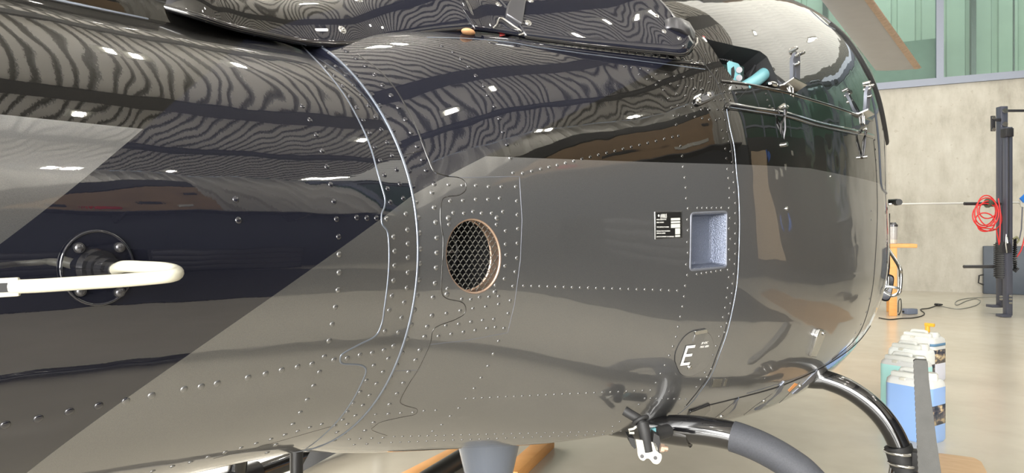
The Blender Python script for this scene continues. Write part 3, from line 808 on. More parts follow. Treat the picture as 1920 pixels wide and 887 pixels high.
# maker's data plate
pl = slab('data_plate', [(1227,397),(1278,396),(1279,446),(1228,449)], .0012, M['steel'], hull, bevel=.0003)
slab('plate_face', [(1229,399),(1276,398),(1277,444),(1230,447)], .0016, mat('plate_black', (.004, .004, .004), .5), pl)
PW = mat('plate_print', (.75, .75, .72), .6)
text('plate_text', 'AIRBUS', (1237,408), (1249,407.5), (1237,401.5), PW, pl, .0019)
text('plate_text', 'HELICOPTERS', (1237,409.7), (1249,409.2), (1237,408.6), PW, pl, .0019)
P_, u_, v_, n_ = plane_at(1234, 404.5, off=.0019)
MB().tube([P_+u_*.0018*math.cos(t)+v_*.0022*math.sin(t) for t in np.linspace(0, 6.28, 20)], .0005, 6).build('plate_emblem', PW, pl)
for body, x1, y in (('MODEL DESIGNATION', 1248, 413), ('SERIAL NUMBER', 1243.5, 418.3), ('TYPE CERTIFICATE NUMBER', 1253, 427), ('PRODUCTION PROVISION', 1255, 434.5), ('APPROVAL NUMBER', 1246.5, 438.5), ('STATE OF CONFORMITY OF COMPONENT', 1263, 445)):
    text('plate_text', body, (1230, y), (x1, y-.3), (1230, y-2.2), PW, pl, .0019)
for q in ([(1257,409),(1274,408.5),(1274,413),(1257,413.5)], [(1257,415),(1274,414.5),(1274,418),(1257,418.5)], [(1257,420),(1274,419.5),(1274,427),(1257,427.5)], [(1265,428.5),(1274,428),(1274,439),(1265,439.5)], [(1265,441),(1274,440.5),(1274,444),(1265,444.5)]):
    slab('plate_field', q, .0019, mat('plate_field_silver', (.55, .56, .52), .5, .2) if 'pf' not in M else M['pf'], pl)
def screw(px, py, r, m, par, T=None, h=.5, off=0):
    p, n = surf_pt(px, py, T, off)
    if p is None: return
    q = n.to_track_quat('Z', 'Y').to_matrix()
    mb = MB(); mb.cyl(p-n*.001, p+n*r*.25, r, n=18); mb.sphere(p+n*r*.2, r*.9, (1, 1, h), 16, q); mb.box(p+n*r*(.2+h*.82), (r*1.0, r*.2, r*.2), q); mb.build('screw', m, par)
for x, y in ((1230,400),(1276,399),(1277,443),(1231,446)): screw(x, y, .0022, M['steel'], pl)

# external power socket cover with its big letter
disc = [(1265,676),(1266,662),(1273,645),(1284,630),(1298,621),(1314,619),(1328,625),(1336,640),(1336,655),(1332,675),(1322,690),(1306,700),(1290,705),(1275,699)]
pc = slab('power_socket_cover', disc, .0018, M['paint'], hull, smooth=True)
P_, N_ = hits([tuple(q) for q in cat(disc+[disc[0]], 5)[:-1]], 'f', .0006); MB().tube(P_, .0010, 6, closed=True, nrm=N_).build('cover_gap', M['void'], pc)
text('letter_e', 'E', (1274,685), (1291,683), (1286,648), M['white_letter'], pc, .0024)
text('cover_text', '28 VDC', (1313,645), (1325,643.5), (1315,641), M['white_letter'], pc, .0024)
text('cover_text', 'MAX. 600A', (1311,652), (1327,650), (1312.5,648), M['white_letter'], pc, .0024)
slab('cover_hinge', [(1300,620),(1323,616),(1324,623),(1301,627)], .006, M['steel'], pc, bevel=.001)
slab('cover_flap', [(1302,626),(1322,624),(1318,638),(1298,640)], .0028, M['paint'], pc, bevel=.0005)
screw(1293, 689, .0065, M['steel'], pc)
screw(1475, 391, .006, M['steel'], hull); screw(1557, 331, .003, M['steel'], hull)

# jacking-point plate, steps and latches
fp = slab('small_access_plate', [(1334,708),(1373,707),(1366,725),(1330,727)], .0018, M['paint'], hull, bevel=.0004)
for q in ([(1337,710),(1354,709),(1350,724),(1333,725)], [(1359,709),(1363,709),(1359,723),(1355,723)]): slab('access_tab', q, .0030, M['steel'], fp, bevel=.0006)
h_ = slab('door_handle', [(1531,616),(1542,617),(1541,628),(1524,668),(1515,667),(1526,628)], .011, M['steel'], hull, bevel=.003)
screw(1537, 623, .006, M['steel'], h_, off=.011)
lb = slab('link_bracket', [(1301,186),(1302,195),(1308,199),(1318,196),(1334,188),(1338,180),(1334,173),(1326,173),(1308,181)], .006, M['black_gloss'], hull, smooth=True, bevel=.0015)
slab('bracket_inlay', [(1312,184),(1330,176),(1334,181),(1330,186),(1314,193)], .0085, M['darkmetal'], lb, smooth=True, bevel=.001)
screw(1306, 190, .0075, M['steel'], lb, off=.006); screw(1325, 181, .007, M['steel'], lb, off=.008)
def latch(name, px, py, s, w, lab=None):
    """spring latch standing on the deck ledge: plate, arm pair, pivot pins"""
    p, n = hit(px, py+52*s); u = UP.cross(n).normalized(); v = UP
    k = p.length and (p-CAM).length/1280; X = lambda a, b, o=0: p+u*(a*k*w)+v*((52-b)*k*s)+n*o
    L = empty(name, tuple(p)); L.parent = heli; L.matrix_parent_inverse = world_of(heli).inverted()
    if lab: L['label'] = lab
    mb = MB(); mb.prism([X(-10, 40, .012), X(-16, 10, .016), X(-12, -6, .02), X(6, -8, .02), X(12, 14, .016), X(22, 52, .008), X(8, 52, .008), X(0, 24, .012), X(-6, 52, .008)], n*.010); mb.build('latch_arm', M['silver_grey'], L)
    mb = MB(); mb.prism([X(-12, -18, .012), X(14, -14, .012), X(16, -6, .012), X(-14, -8, .012)], n*.008); mb.build('latch_bracket', M['steel'], L)
    mb = MB(); mb.prism([X(-20, 60, 0), X(34, 64, 0), X(34, 58, .03), X(-18, 54, .03)], v*.004); mb.build('base_plate', M['steel'], L)
    for a, b in ((-12, -14), (16, -12), (-8, 0), (-4, 18)):
        mb = MB(); q = X(a, b, .012); mb.cyl(q, q+n*.022, .0058, n=16); mb.sphere(q+n*.022, .0056, (1, 1, .5), 14, n.to_track_quat('Z', 'Y').to_matrix()); mb.build('pivot_pin', M['steel'], L)
    mb = MB(); mb.tube([X(-4, 62, .006), X(-2, 80, .008), X(8, 84, .008), X(10, 62, .006)], .0025, 8); mb.build('latch_wire', M['steel'], L)
latch('deck_latch', 1478, 118, .75, 1.0)
latch('deck_latch', 1614, 176, .66, .75)
def hook(px, py, s):
    p, n = hit(px, py); u = UP.cross(n).normalized(); k = (p-CAM).length/1280
    X = lambda a, b, o=0: p+u*(a*k*s)-UP*(b*k*s)+n*o
    L = empty('door_latch', tuple(p)); L.parent = heli; L.matrix_parent_inverse = world_of(heli).inverted()
    MB().tube([X(0, 4, .016), X(8, 36, .012), X(4, 66, .006)], .003, 8).build('latch_rod', M['darkmetal'], L)
    MB().tube([X(8, 6, .016), X(-7, 28, .012), X(0, 64, .006), X(6, 66, .006)], .0032, 8).build('latch_rod', M['black_gloss'], L)
    MB().tube([X(-14, 4, .01), X(-2, -3, .016), X(8, 0, .018)], .005, 8).build('latch_arm', M['steel'], L)
    for a, b in ((0, 0), (3, 64)):
        q = X(a, b, .008); MB().cyl(q, q+n*.014, .006, n=14).build('pivot_pin', M['steel'], L)
hook(1460, 204, 1.0); hook(1613, 244, .7)

for q, bolt in (([(1378,752),(1385,744),(1378,764),(1346,790),(1338,792)], (1352,781)), ([(1462,722),(1470,714),(1464,732),(1424,766),(1414,768)], (1432,752)), ([(1524,700),(1532,692),(1524,712),(1492,736),(1484,738)], (1500,724))):
    fb = slab('fairing_bracket', q, .004, M['silver_grey'], hull, bevel=.001); screw(bolt[0], bolt[1], .007, M['steel'], fb or hull)
slab('orange_streak', [(1490,718),(1496,720),(1480,735),(1477,732)], .0008, mat('orange_sticker', (.75, .32, .1), .5), hull)
# step strap, wire bracket, red duct and foam plug at the engine cowlings
slab('cowling_strap', [(958,1),(985,1),(983,12),(977,52),(970,50),(946,34),(950,14)], .012, M['darkmetal'], C2, (T2, T3), bevel=.003)
wp = []
for x, y in cat([(925,53),(932,45),(935,36),(940,34),(947,37),(964,49),(979,59),(980,64),(972,66)], 5):
    p, n = on(T2, x, y); p2, n2 = hit(x, y, 'f'); q = p if p is not None else p2; wp.append(q+(CAM-q).normalized()*.018)
MB().tube(wp, .0021, 8).build('wire_bracket', M['steel'], C2)
def at_hull(px, py, d): p, n = hit(px, py); return p+(p-CAM).normalized()*d
MB().prism([at_hull(936,40,-.012), at_hull(968,62,-.012), at_hull(937,68,-.012)], (p2-CAM).normalized()*.01).build('red_duct', M['red'], C2)
MB().prism([at_hull(943,42,-.016), at_hull(946,42,-.016), at_hull(966,58,-.016), at_hull(964,61,-.016)], (p2-CAM).normalized()*.004).build('duct_lip', mat('copper_pink', (.8, .32, .2), .35, .4), C2)
pp = at_hull(878, 60, -.02); MB().sphere(pp, .016, (1.2, .8, .42), 18).build('foam_plug', mat('tan_foam', (.62, .33, .16), .8, var=.2, vs=60), C2)
# air-scoop handle with its sticker on the forward cowling
def on3(x, y, o=0.0):
    p, n = on(T3, x, y); 
    if p is None: p, n = hit(x, y)
    return p+n*o, n
mb = MB(); rows = []
for (x, y), (x2, y2), o in (((1243,40),(1246,55),.003), ((1255,38),(1256,57),.010), ((1270,41),(1270,62),.014), ((1288,50),(1286,69),.014), ((1301,62),(1299,77),.006)):
    a_, n1 = on3(x, y, o); b_, n2 = on3(x2, y2, o); c_, _ = on3(x2, y2, 0.0); d_, _ = on3(x, y, 0.0); rows.append([d_, a_, a_.lerp(b_, .5)+n1*.004, b_, c_])
mb.grid(rows); o = mb.build('scoop_handle', M['darkmetal'], C3, 60); md = o.modifiers.new('thickness', 'SOLIDIFY'); md.thickness = .002
slab('warning_sticker', [(1230,36),(1240,41),(1245,56),(1233,50)], .001, mat('sticker_white', (.8, .8, .8), .5), C3, T3)
slab('sticker_mark', [(1234,44),(1240,42),(1243,53),(1237,52)], .0016, mat('sticker_orange', (.9, .16, .03), .5), C3, T3)
slab('sticker_mark', [(1222,35),(1229,37),(1234,50),(1226,46)], .0016, mat('sticker_dark', (.02, .06, .08), .5), C3, T3)
MB().tube([on3(1280,103,.006)[0], on3(1295,96,.012)[0], on3(1302,88,.012)[0], on3(1303,78,.010)[0]], .003, 8).build('bonding_wire', M['steel'], C3)

# inside the open engine bay
bay = empty('engine_bay', tuple(hit(1380, 150)[0])); bay.parent = heli; bay.matrix_parent_inverse = world_of(heli).inverted()
def dq(px, py, d):
    r = ray(px, py).normalized(); h = hit(px, py, 'f')[0]; h = h if h is not None else hit(1380, 120)[0]
    return CAM+r*((h-CAM).length+d)
vd = ray(1390, 120).normalized()
MB().prism([dq(x, y, .05) for x, y in [(1363,118),(1367,114),(1384,119),(1388,124),(1389,154),(1366,150)]], vd*.012).build('teal_fitting', M['teal'], bay)
MB().prism([dq(x, y, .048) for x, y in [(1371,128),(1376,124),(1378,134),(1376,147),(1371,146)]], vd*.012).build('fitting_hole', M['void'], bay)
for y in (131, 146): q = dq(1386, y, .045); MB().cyl(q, q-vd*.012, .008, n=14).build('bolt', M['darkmetal'], bay)
MB().tube([dq(1394,166,.03), dq(1415,153,.05), dq(1440,133,.10), dq(1460,118,.14)], [.017, .017, .018, .018], 16).build('teal_duct', M['teal'], bay)
a = N('crumpled_foil'); v = a.obj(); a.set(color=(.25, .25, .25), metal=1.0, rough=.22, normal=a.bump(a.noise(v, 90, 3), 1, .012))
MB().prism([dq(x, y, .17) for x, y in [(1390,84),(1460,84),(1475,170),(1380,170)]], vd*.01).build('foil_blanket', a.m, bay)
MB().prism([dq(x, y, .14) for x, y in [(1300,50),(1400,60),(1392,170),(1330,160)]], vd*.01).build('green_bulkhead', mat('bulkhead_green', (.03, .055, .05), .4), bay)
gm = MB()
for k in range(7):
    for y0 in range(9):
        q = dq(1350+k*3.6, 83+y0*3.4+k*.8, .12); gm.box(q, (.004, .004, .003))
gm.build('grille', M['black_satin'], bay)
MB().prism([dq(x, y, .0) for x, y in [(1308,62),(1322,69),(1319,78),(1314,72)]], vd*.01).build('red_tab', M['red'], bay)
MB().tube([dq(1440,100,.12), dq(1418,118,.11), dq(1406,140,.10), dq(1404,152,.09)], .003, 8).build('cable', M['darkmetal'], bay)
MB().sphere(dq(1447,160,.02), .02, (1.4, .8, .5), 14).build('hose_clamp', M['steel'], bay)

# antenna on the tail boom
ant = empty('boom_antenna', tuple(hit(178, 502)[0])); ant.parent = heli; ant.matrix_parent_inverse = world_of(heli).inverted(); ant['label'] = 'ivory tube antenna on round black flange'
p0, n0 = hit(179, 502); D = (p0-CAM).dot(FW)
fl = [hit(x, y)[0] for x, y in ell(179, 502, 68, 69, 40)]
mb = MB(); mb.prism([p-n0*.004 for p in fl], n0*.007); mb.build('flange', M['paint'], ant, 30)
MB().tube([p+n0*.003 for p in fl], .0016, 8, closed=True).build('flange_rim', M['paint'], ant, 60)
for x, y in ((145,465),(221,464),(148,545),(221,547)): screw(x, y, .0055, M['darkmetal'], ant, off=.003) if False else None
for x, y in ((145,465),(221,464),(148,545),(221,547)):
    p, n = hit(x, y); p = p+n*.003; q = n.to_track_quat('Z', 'Y').to_matrix()
    mb = MB(); mb.cyl(p, p+n*.002, .0056, n=18); mb.sphere(p+n*.0015, .0048, (1, 1, .6), 16, q); mb.box(p+n*.0042, (.006, .0011, .001), q); mb.box(p+n*.0042, (.0011, .006, .001), q); mb.build('screw', M['darkmetal'], ant)
mb = MB(); mb.cyl(p0, p0+n0*.012, .021, .019, n=32); mb.cyl(p0+n0*.012, p0+n0*.022, .015, n=32); mb.cyl(p0+n0*.022, p0+n0*.036, .0125, .0118, n=32); mb.cyl(p0+n0*.036, p0+n0*.045, .0085, n=28)
mb.build('hub', mat('polished_black', (.03, .03, .035), .12, .6, coat=1), ant, 30)
tube = [p0+n0*.042]+[at_depth(x, y, D-d) for x, y, d in ((232,500,.050), (270,501,.058), (305,503,.066), (326,507,.076), (332,512,.090), (322,517,.104), (290,521,.112), (230,526,.120), (150,531,.130), (70,536,.140), (20,538,.145))]
MB().tube(cat(tube, 8), .0062, 14, flat=1.0).build('antenna_tube', M['ivory'], ant, 60)
q = at_depth(12, 539, D-.146); tr_ = (at_depth(20, 538, D-.145)-at_depth(150, 531, D-.13)).normalized(); nu = UP.cross(tr_).normalized()
rm = Matrix((tr_, nu, tr_.cross(nu))).transposed(); mb = MB()
mb.box(q, (.020, .006, .0165), rm, .0015); mb.build('end_clamp', M['ivory'], ant)
MB().box(q-(q-CAM).normalized()*.0028+tr_*.002, (.010, .004, .008), rm).build('clamp_slot', M['void'], ant)

# ------------------------------------------------------------------ landing gear
def px_x(pts, X): return [on_x(x, y, X) for x, y in pts]
rear = px_x([(1225,803),(1262,804),(1300,806),(1340,811),(1380,820),(1430,840),(1480,869),(1520,903)], 1.66)
SKY = .045
rear = rear+[Vector((1.66, .105, .29)), Vector((1.66, .068, .20)), Vector((1.66, .05, .11)), Vector((1.66, SKY, .07))]
full = lambda half: [Vector((q.x, 2*AX-q.y, q.z)) for q in half[::-1]]+half
gear = empty('landing_gear', (1.66, AX, .47)); gear.parent = heli; gear.matrix_parent_inverse = world_of(heli).inverted()
rc = cat([tuple(q) for q in rear], 6)
MB().tube(cat([tuple(q) for q in full(rear)], 6), .0345, 24).build('rear_cross_tube', M['black_gloss'], gear, 60)
sl = [q for q in rc if q[1] < on_x(1368, 816, 1.66).y]
MB().tube(sl[:-6], .0362, 24).build('grip_sleeve', M['grip'], gear, 60)
front = px_x([(1470,706),(1510,704),(1550,713),(1590,729),(1628,755),(1658,786),(1680,822),(1691,858)], 2.45)
front = front+[Vector((2.45, SKY+.004, .18)), Vector((2.45, SKY, .07))]
MB().tube(cat([tuple(q) for q in full(front)], 6), .032, 24).build('front_cross_tube', M['black_gloss'], gear, 60)
for yy in (SKY, 2*AX-SKY):
    MB().tube(cat([(-.5, yy, .045), (.5, yy, .045), (1.5, yy, .045), (2.3, yy, .045), (2.55, yy, .05), (2.68, yy, .09), (2.74, yy, .13)], 5), .036, 20).build('skid_tube', M['black_gloss'], gear, 60)
    for X in (1.66, 2.45): MB().cyl((X-.09, yy, .046), (X+.09, yy, .046), .045, n=24).build('skid_saddle', M['black_satin'], gear)
# clamp on the front leg
c_ = on_x(1690, 857, 2.45); d_ = (Vector(front[-3])-Vector(front[-4])).normalized()
cl = MB(); cl.cyl(c_-d_*.035, c_+d_*.04, .040, n=28); cl.box(c_+Vector((-.01, -.045, .0)), (.05, .035, .06), None, .006); cl = cl.build('leg_clamp', M['rubber'], gear)
for dz in (-.018, .018): MB().tube([c_+d_*dz+Vector((-math.cos(t)*.042, -math.sin(t)*.042, 0)) for t in np.linspace(-1.2, 1.6, 14)], .0055, 8).build('clamp_band', M['steel'], cl, 60)
MB().cyl(c_+d_*.055, c_+d_*.085, .036, n=24).build('grey_sleeve', M['grip'], gear)

# fitting at the rear cross tube: rubber elbow, ring, white lug plate, bolt
fit_ = empty('towing_fitting', tuple(at_depth(1215, 830, 1.56))); fit_.parent = heli; fit_.matrix_parent_inverse = world_of(heli).inverted()
fit_['label'] = 'white lug bracket with black rubber elbow'
A = lambda x, y, d=1.56: at_depth(x, y, d)
MB().tube(cat([tuple(A(*q)) for q in ((1171,770,1.56), (1182,777,1.555), (1198,787,1.55), (1206,797,1.545))], 5), [.011]*16, 14).build('rubber_elbow', M['rubber'], fit_, 60)
MB().tube(cat([tuple(A(*q)) for q in ((1204,792,1.545), (1209,812,1.54), (1215,845,1.54))], 5), .0135, 16).build('rubber_sleeve', M['rubber'], fit_, 60)
cR = A(1201, 788, 1.54); ax_ = (A(1214, 781, 1.50)-cR).normalized(); a1 = (A(1187, 780, 1.54)-A(1216, 795, 1.54)).normalized(); ax_ = (A(1206,797,1.545)-A(1196,778,1.55)).normalized()
ax_ = (ax_+FW*-.35).normalized(); e1 = ax_.orthogonal().normalized(); e2 = ax_.cross(e1)
MB().tube([cR+(e1*math.cos(t)+e2*math.sin(t))*.0165 for t in np.linspace(0, 2*math.pi, 28, endpoint=False)], .0045, 10, closed=True).build('rubber_ring', M['rubber'], fit_, 60)
lug = cat([(1192,824),(1228,831),(1234,848),(1240,852),(1240,862),(1234,870),(1225,869),(1218,861),(1212,860),(1207,864),(1200,861),(1196,853),(1195,842)], 4)
MB().prism([A(x, y, 1.53) for x, y in lug], FW*.004).build('lug_plate', M['white_paint'], fit_)
for x, y in ((1204,856), (1229,859)): q = A(x, y, 1.528); MB().cyl(q, q+FW*.003, .0042, n=14).build('lug_hole', M['darkmetal'], fit_)
MB().prism([A(x, y, 1.54) for x, y in [(1178,820),(1190,823),(1193,840),(1190,842),(1184,836)]], FW*.05).build('black_cheek', M['rubber'], fit_)
MB().prism([A(x, y, 1.53) for x, y in [(1226,812),(1236,818),(1240,840),(1238,850),(1230,845),(1224,828)]], FW*.03).build('black_cheek', M['rubber'], fit_)
MB().prism([A(x, y, 1.57) for x, y in [(1214,808),(1230,803),(1230,820),(1217,826)]], FW*.01).build('teal_tab', M['teal'], fit_)
MB().tube([A(1193,800,1.55), A(1188,804,1.55), A(1179,806,1.55), A(1180,812,1.55), A(1189,812,1.55)], .0028, 8).build('split_pin', M['white_paint'], fit_)
q = A(1238, 840, 1.52); s_ = (A(1254, 842, 1.52)-q).normalized(); mb = MB(); mb.cyl(q, q+s_*.008, .0095, n=6); mb.cyl(q+s_*.008, q+s_*.016, .0065, n=14); mb.build('bolt', M['bronze'], fit_)
MB().cyl(A(1225,815,1.58), A(1252,808,1.62), .016, n=18).build('tube_clamp', M['rubber'], fit_)
# belly fittings
b0 = Vector((1.56, 1.0, .43))
MB().cyl(b0+Vector((0, 0, .03)), b0+Vector((0, 0, -.20)), .100, .048, n=40).build('belly_beacon_shroud', mat('satin_grey_blue', (.13, .15, .19), .3, .3, coat=.6), hull)
q = at_depth(556, 858, 1.34); MB().cyl(q+UP*.05, q-UP*.16, .0125, n=20).build('drain_mast', M['black_satin'], boom)
q = at_depth(585, 858, 1.45); MB().prism([q+UP*.02, q+UP*.02+(RT*.07), q-UP*.035-RT*.03], FW*.01).build('drain_fin', M['black_satin'], boom)
slab('air_scoop', [(1292,770),(1330,756),(1332,765),(1312,782),(1286,783)], .006, M['black_gloss'], hull, bevel=.003)
q1 = Vector((-.2, .95, .50)); MB().tube([q1, (.5, .93, .47), (.9, 1.0, .49)], .012, 10).build('belly_pipe', M['darkmetal'], boom)

# cargo mirror on its bent tube, and the probe on the nose
mir = empty('cargo_mirror', tuple(at_depth(1668, 540, 3.3))); mir.parent = heli; mir.matrix_parent_inverse = world_of(heli).inverted()
mir['label'] = 'convex mirror on bent steel tube at the nose'
MB().tube(cat([tuple(at_depth(x, y, d)) for x, y, d in ((1662,462,3.5), (1670,474,3.4), (1686,500,3.3), (1689,514,3.3), (1688,540,3.3), (1684,551,3.3), (1668,555,3.4), (1652,552,3.55))], 5), .0085, 12).build('mirror_tube', M['steel'], mir, 60)
MB().tube([at_depth(1687,541,3.3), at_depth(1672,538,3.35), at_depth(1650,532,3.55)], .007, 10).build('mirror_brace', M['steel'], mir, 60)
qd = cat([(1667,514),(1676,519),(1675,536),(1668,562),(1655,564),(1653,556),(1658,530)]+[(1667,514)], 5)[:-1]
MB().prism([at_depth(x, y, 3.36) for x, y in qd], FW*.02).build('mirror_back', M['black_gloss'], mir, 30)
MB().prism([at_depth(1665+(x-1665)*.85, 540+(y-540)*.88, 3.355) for x, y in qd], FW*.004).build('mirror_glass', mat('mirror', (.8, .82, .85), .02, 1), mir, 30)
pr = MB(); pr.cyl(at_depth(1656,379,3.45), at_depth(1683,378,3.3), .013, n=16); pr.cyl(at_depth(1680,380,3.32), at_depth(1686,379,3.28), .015, n=16)
pr = pr.build('air_probe', M['black_satin'], heli); MB().box(at_depth(1668,383,3.36), (.06, .02, .008), None, .001).build('probe_foot', M['steel'], pr)
MB().prism([at_depth(x, y, 3.45) for x, y in [(1664,405),(1669,400),(1669,500),(1662,560),(1658,560)]], FW*.03).build('nose_edge', M['black_gloss'], hull)

# rotor: hub over the cabin roof and the drooping blade seen against the wall windows
BZ = 2.5
e = lambda x, y, z=BZ: on_z(x, y, z)
Lt, Rt = e(1642, 132), e(1727, 127); L0, R0 = e(1540, 0), e(1637, 0)
def ext(a, b, X): t = (X-a.x)/(b.x-a.x); return a+(b-a)*t
Lr, Rr = ext(Lt, L0, 2.9), ext(Rt, R0, 2.9)
rot = empty('main_rotor', (2.3, AX, 2.4)); rot.parent = heli; rot.matrix_parent_inverse = world_of(heli).inverted()
def blade(parent):
    mb = MB(); rows = []
    for t in np.linspace(0, 1, 24):
        a_ = Lr.lerp(Lt, t); b_ = Rr.lerp(Rt, t); row = []
        if t == 1: pass
        for k in range(20):
            th = 2*math.pi*k/20; s_ = .5+.5*math.cos(th); z = .5*.022*math.sin(th)*(1.4-.8*s_ if s_ < .5 else 1.0)*(1.2*(s_)**.3)
            row.append(a_.lerp(b_, s_)+UP*z)
        rows.append(row)
    vs = mb.grid(rows, closed_v=True); mb.bm.faces.new(vs[0]); mb.bm.faces.new(vs[-1])
    b = mb.build('rotor_blade', mat('blade_grey', (.40, .41, .44), .45, var=.08), parent, 40)
    mb = MB(); rows = []
    for t in np.linspace(.05, .998, 24):
        a_ = Lr.lerp(Lt, t); b_ = Rr.lerp(Rt, t)
        rows.append([a_.lerp(b_, .86)-UP*.0125, a_.lerp(b_, .93)-UP*.0125, a_.lerp(b_, 1.0)-UP*.006, a_.lerp(b_, 1.012)+UP*.0, a_.lerp(b_, 1.0)+UP*.006, a_.lerp(b_, .93)+UP*.0125])
    mb.grid(rows); mb.build('blade_edge_strip', mat('bare_tan_edge', (.50, .37, .28), .6, var=.35, vs=30), b, 60)
    MB().prism([a_.lerp(b_, .2)+UP*-.011, a_.lerp(b_, .2)+UP*-.011+(Lr-Lt).normalized()*.01, a_.lerp(b_, .7)+UP*-.0115+(Lr-Lt).normalized()*.01, a_.lerp(b_, .7)+UP*-.0115], UP*-.003).build('tip_weight', M['silver_grey'], b) if False else None
blade(rot)
mb = MB(); mb.cyl((2.3, AX, 1.78), (2.3, AX, 2.55), .07, n=24); mb.cyl((2.3, AX, 2.44), (2.3, AX, 2.56), .2, .16, n=32); mb.build('rotor_head', M['darkmetal'], rot)
MB().tube([(2.3, AX, 2.5), (2.6, (Lr.y+Rr.y)/2+.1, 2.5), (2.95, (Lr.y+Rr.y)/2, 2.5)], .06, 14).build('blade_arm', M['darkmetal'], rot)

# ------------------------------------------------------------------ floor things beside the helicopter
fp_ = lambda x, y, X=2.28: on_x(x, y, X)
board = empty('foam_board', tuple(Vector((2.28, -.02, 0))), 'tall dark grey foam-covered board standing in front of the blue canister', 'board')
mb = MB(); out = [(1712,678),(1716,675),(1737,676),(1740,684),(1742,715),(1757,835),(1768,905)]+[(1723+(-.8 if k % 2 else .8), 905-k*4.0) for k in range(1)]
left = [(1722-10*(k/44)+(.9 if k % 2 else -.3), 903-225*(k/44)) for k in range(45)]
pts = [fp_(x, y) for x, y in [(1712,678),(1716,675),(1737,676),(1740,684),(1742,715),(1757,835),(1767,903)]+left[:-1]]
for p in pts: p.z = max(p.z, .0)
mb.prism(pts, Vector((.028, 0, 0))); mb.build('foam_face', M['pad'], board, 30)
mb = MB(); mb.prism([p+Vector((.028, 0, 0)) for p in [fp_(x, y) for x, y in [(1714,680),(1738,680),(1755,835),(1764,902),(1726,902)]]], Vector((.012, 0, 0))); mb.build('board_back', mat('board_ply', (.35, .25, .15), .7), board)

def canister(px, yb, w, d, h, liq, level, label, tap=False, lab=None, rot=-1.0, off=0):
    c = on_z(px, yb)+FW*(d/2)+FW*off; c.z = 0
    E_ = empty('plastic_canister', tuple(c), label, 'canister', 'liquid canisters on the floor')
    a_ = N('canister_plastic'); ob = a_.pos(); sp = a_.new('ShaderNodeSeparateXYZ'); a_.ln(ob, sp.inputs[0])
    f = a_.math('LESS_THAN', sp.outputs[2], h*level)
    a_.set(color=a_.mix(f, (.62, .63, .62), liq), rough=.35, coat=.2); a_.p.inputs['Subsurface Weight'].default_value = .25; a_.p.inputs['Subsurface Radius'].default_value = (.03, .03, .03); a_.p.inputs['Subsurface Scale'].default_value = .5
    u = RT*math.cos(rot)+FW*math.sin(rot); v_ = -RT*math.sin(rot)+FW*math.cos(rot)
    def ringp(sx, sy, z, r=.035, n=6):
        o = []
        for (ax, ay), a0 in (((1, 1), 0), ((-1, 1), 90), ((-1, -1), 180), ((1, -1), 270)):
            for k in range(n+1):
                t = math.radians(a0+90*k/n); o.append(c+u*(ax*(sx/2-r)+r*math.cos(t))+v_*(ay*(sy/2-r)+r*math.sin(t))+UP*z)
        return o
    mb = MB(); hs = h*.86
    rows = [ringp(w*.94, d*.94, .0), ringp(w, d, .012), ringp(w, d, hs*.5), ringp(w, d, hs-.02), ringp(w*.97, d*.97, hs), ringp(w*.88, d*.86, hs+.012), ringp(w*.84, d*.80, hs+.014)]
    vs = mb.grid(rows, closed_v=True); mb.bm.faces.new(vs[0]); mb.bm.faces.new(vs[-1]); body = mb.build('body', a_.m, E_, 40)
    # carrying handle across the top, with hand hole, and two shoulders
    mw = mat('canister_top', (.60, .61, .58), .35, coat=.2)
    mb = MB(); H_ = []
    for t in np.linspace(0, 1, 13):
        z = hs+.004+(h-hs)*min(1, math.sin(math.pi*t)*2.2); H_.append(c+u*(-w*.36+w*.55*t)+v_*0+UP*(z-.008))
    mb.tube(H_, .013, 12); mb.build('handle', mw, E_, 60)
    for s_ in (-1, 1):
        mb = MB(); mb.box(c+v_*(s_*d*.27)-u*(w*.02)+UP*(hs+.020), (w*.78, d*.2, .034), Matrix((u, v_, UP)).transposed(), .012); mb.build('shoulder', mw, E_)
    q = c+u*(w*.32)+UP*(hs+.008)
    mb = MB(); mb.cyl(q, q+UP*.030, .030, n=24); mb.cyl(q+UP*.030, q+UP*.036, .026, n=24)
    mb.build('cap', mw, E_)
    q = c-u*(w*.10)-v_*(d*.42)+UP*(hs+.004); MB().box(q, (.028, .02, .022), Matrix((u, v_, UP)).transposed(), .004).build('moulded_lug', M['white_paint'], E_)
    if tap:
        q = c+u*(w*.10)+v_*(d*.1)+UP*(hs+.02); t_ = mat('orange_plastic', (.75, .38, .03), .4)
        mb = MB(); mb.cyl(q, q+UP*.06, .016, .014, n=18); mb.box(q+UP*.068+u*.014, (.06, .022, .022), Matrix((u, v_, UP)).transposed(), .004); mb.build('tap', t_, E_)
    if lab:
        for z0, z1, m_ in lab:
            mb = MB(); rr = [[p+ (p-c-UP*(p.z))*.006 for p in (ringp(w, d, z))[22:28]+ringp(w, d, z)[:2]] for z in (z0, z1)]
            mb.grid(rr); o = mb.build('label_sheet', m_, E_, 60); md = o.modifiers.new('t', 'SOLIDIFY'); md.thickness = .0008; md.offset = 1
def label_mat():
    a_ = N('printed_label'); p = a_.pos(); f = a_.noise(a_.scale(p, (1, 1, 1.6)), 22, 3, .6)
    a_.set(color=a_.ramp(f, [(.38, (.02, .03, .05)), (.50, (.10, .09, .10)), (.60, (.50, .38, .22)), (.72, (.7, .62, .45))]), rough=.35); return a_.m
LM = label_mat(); BLU = mat('blue_sticker', (.10, .22, .36), .5)
canister(1736, 830, .215, .165, .318, (.25, .40, .70), .80, 'canister of clear blue liquid, the nearest, half hidden by the grey board', lab=[(.085, .175, LM)])
canister(1716, 782, .215, .165, .318, (.42, .76, .74), .82, 'canister of turquoise liquid behind the blue one, near the front skid leg')
canister(1724, 748, .215, .165, .318, (.74, .77, .76), .90, 'nearly empty milky white canister between the turquoise one and the one with the tap', lab=[(.12, .2, LM)])
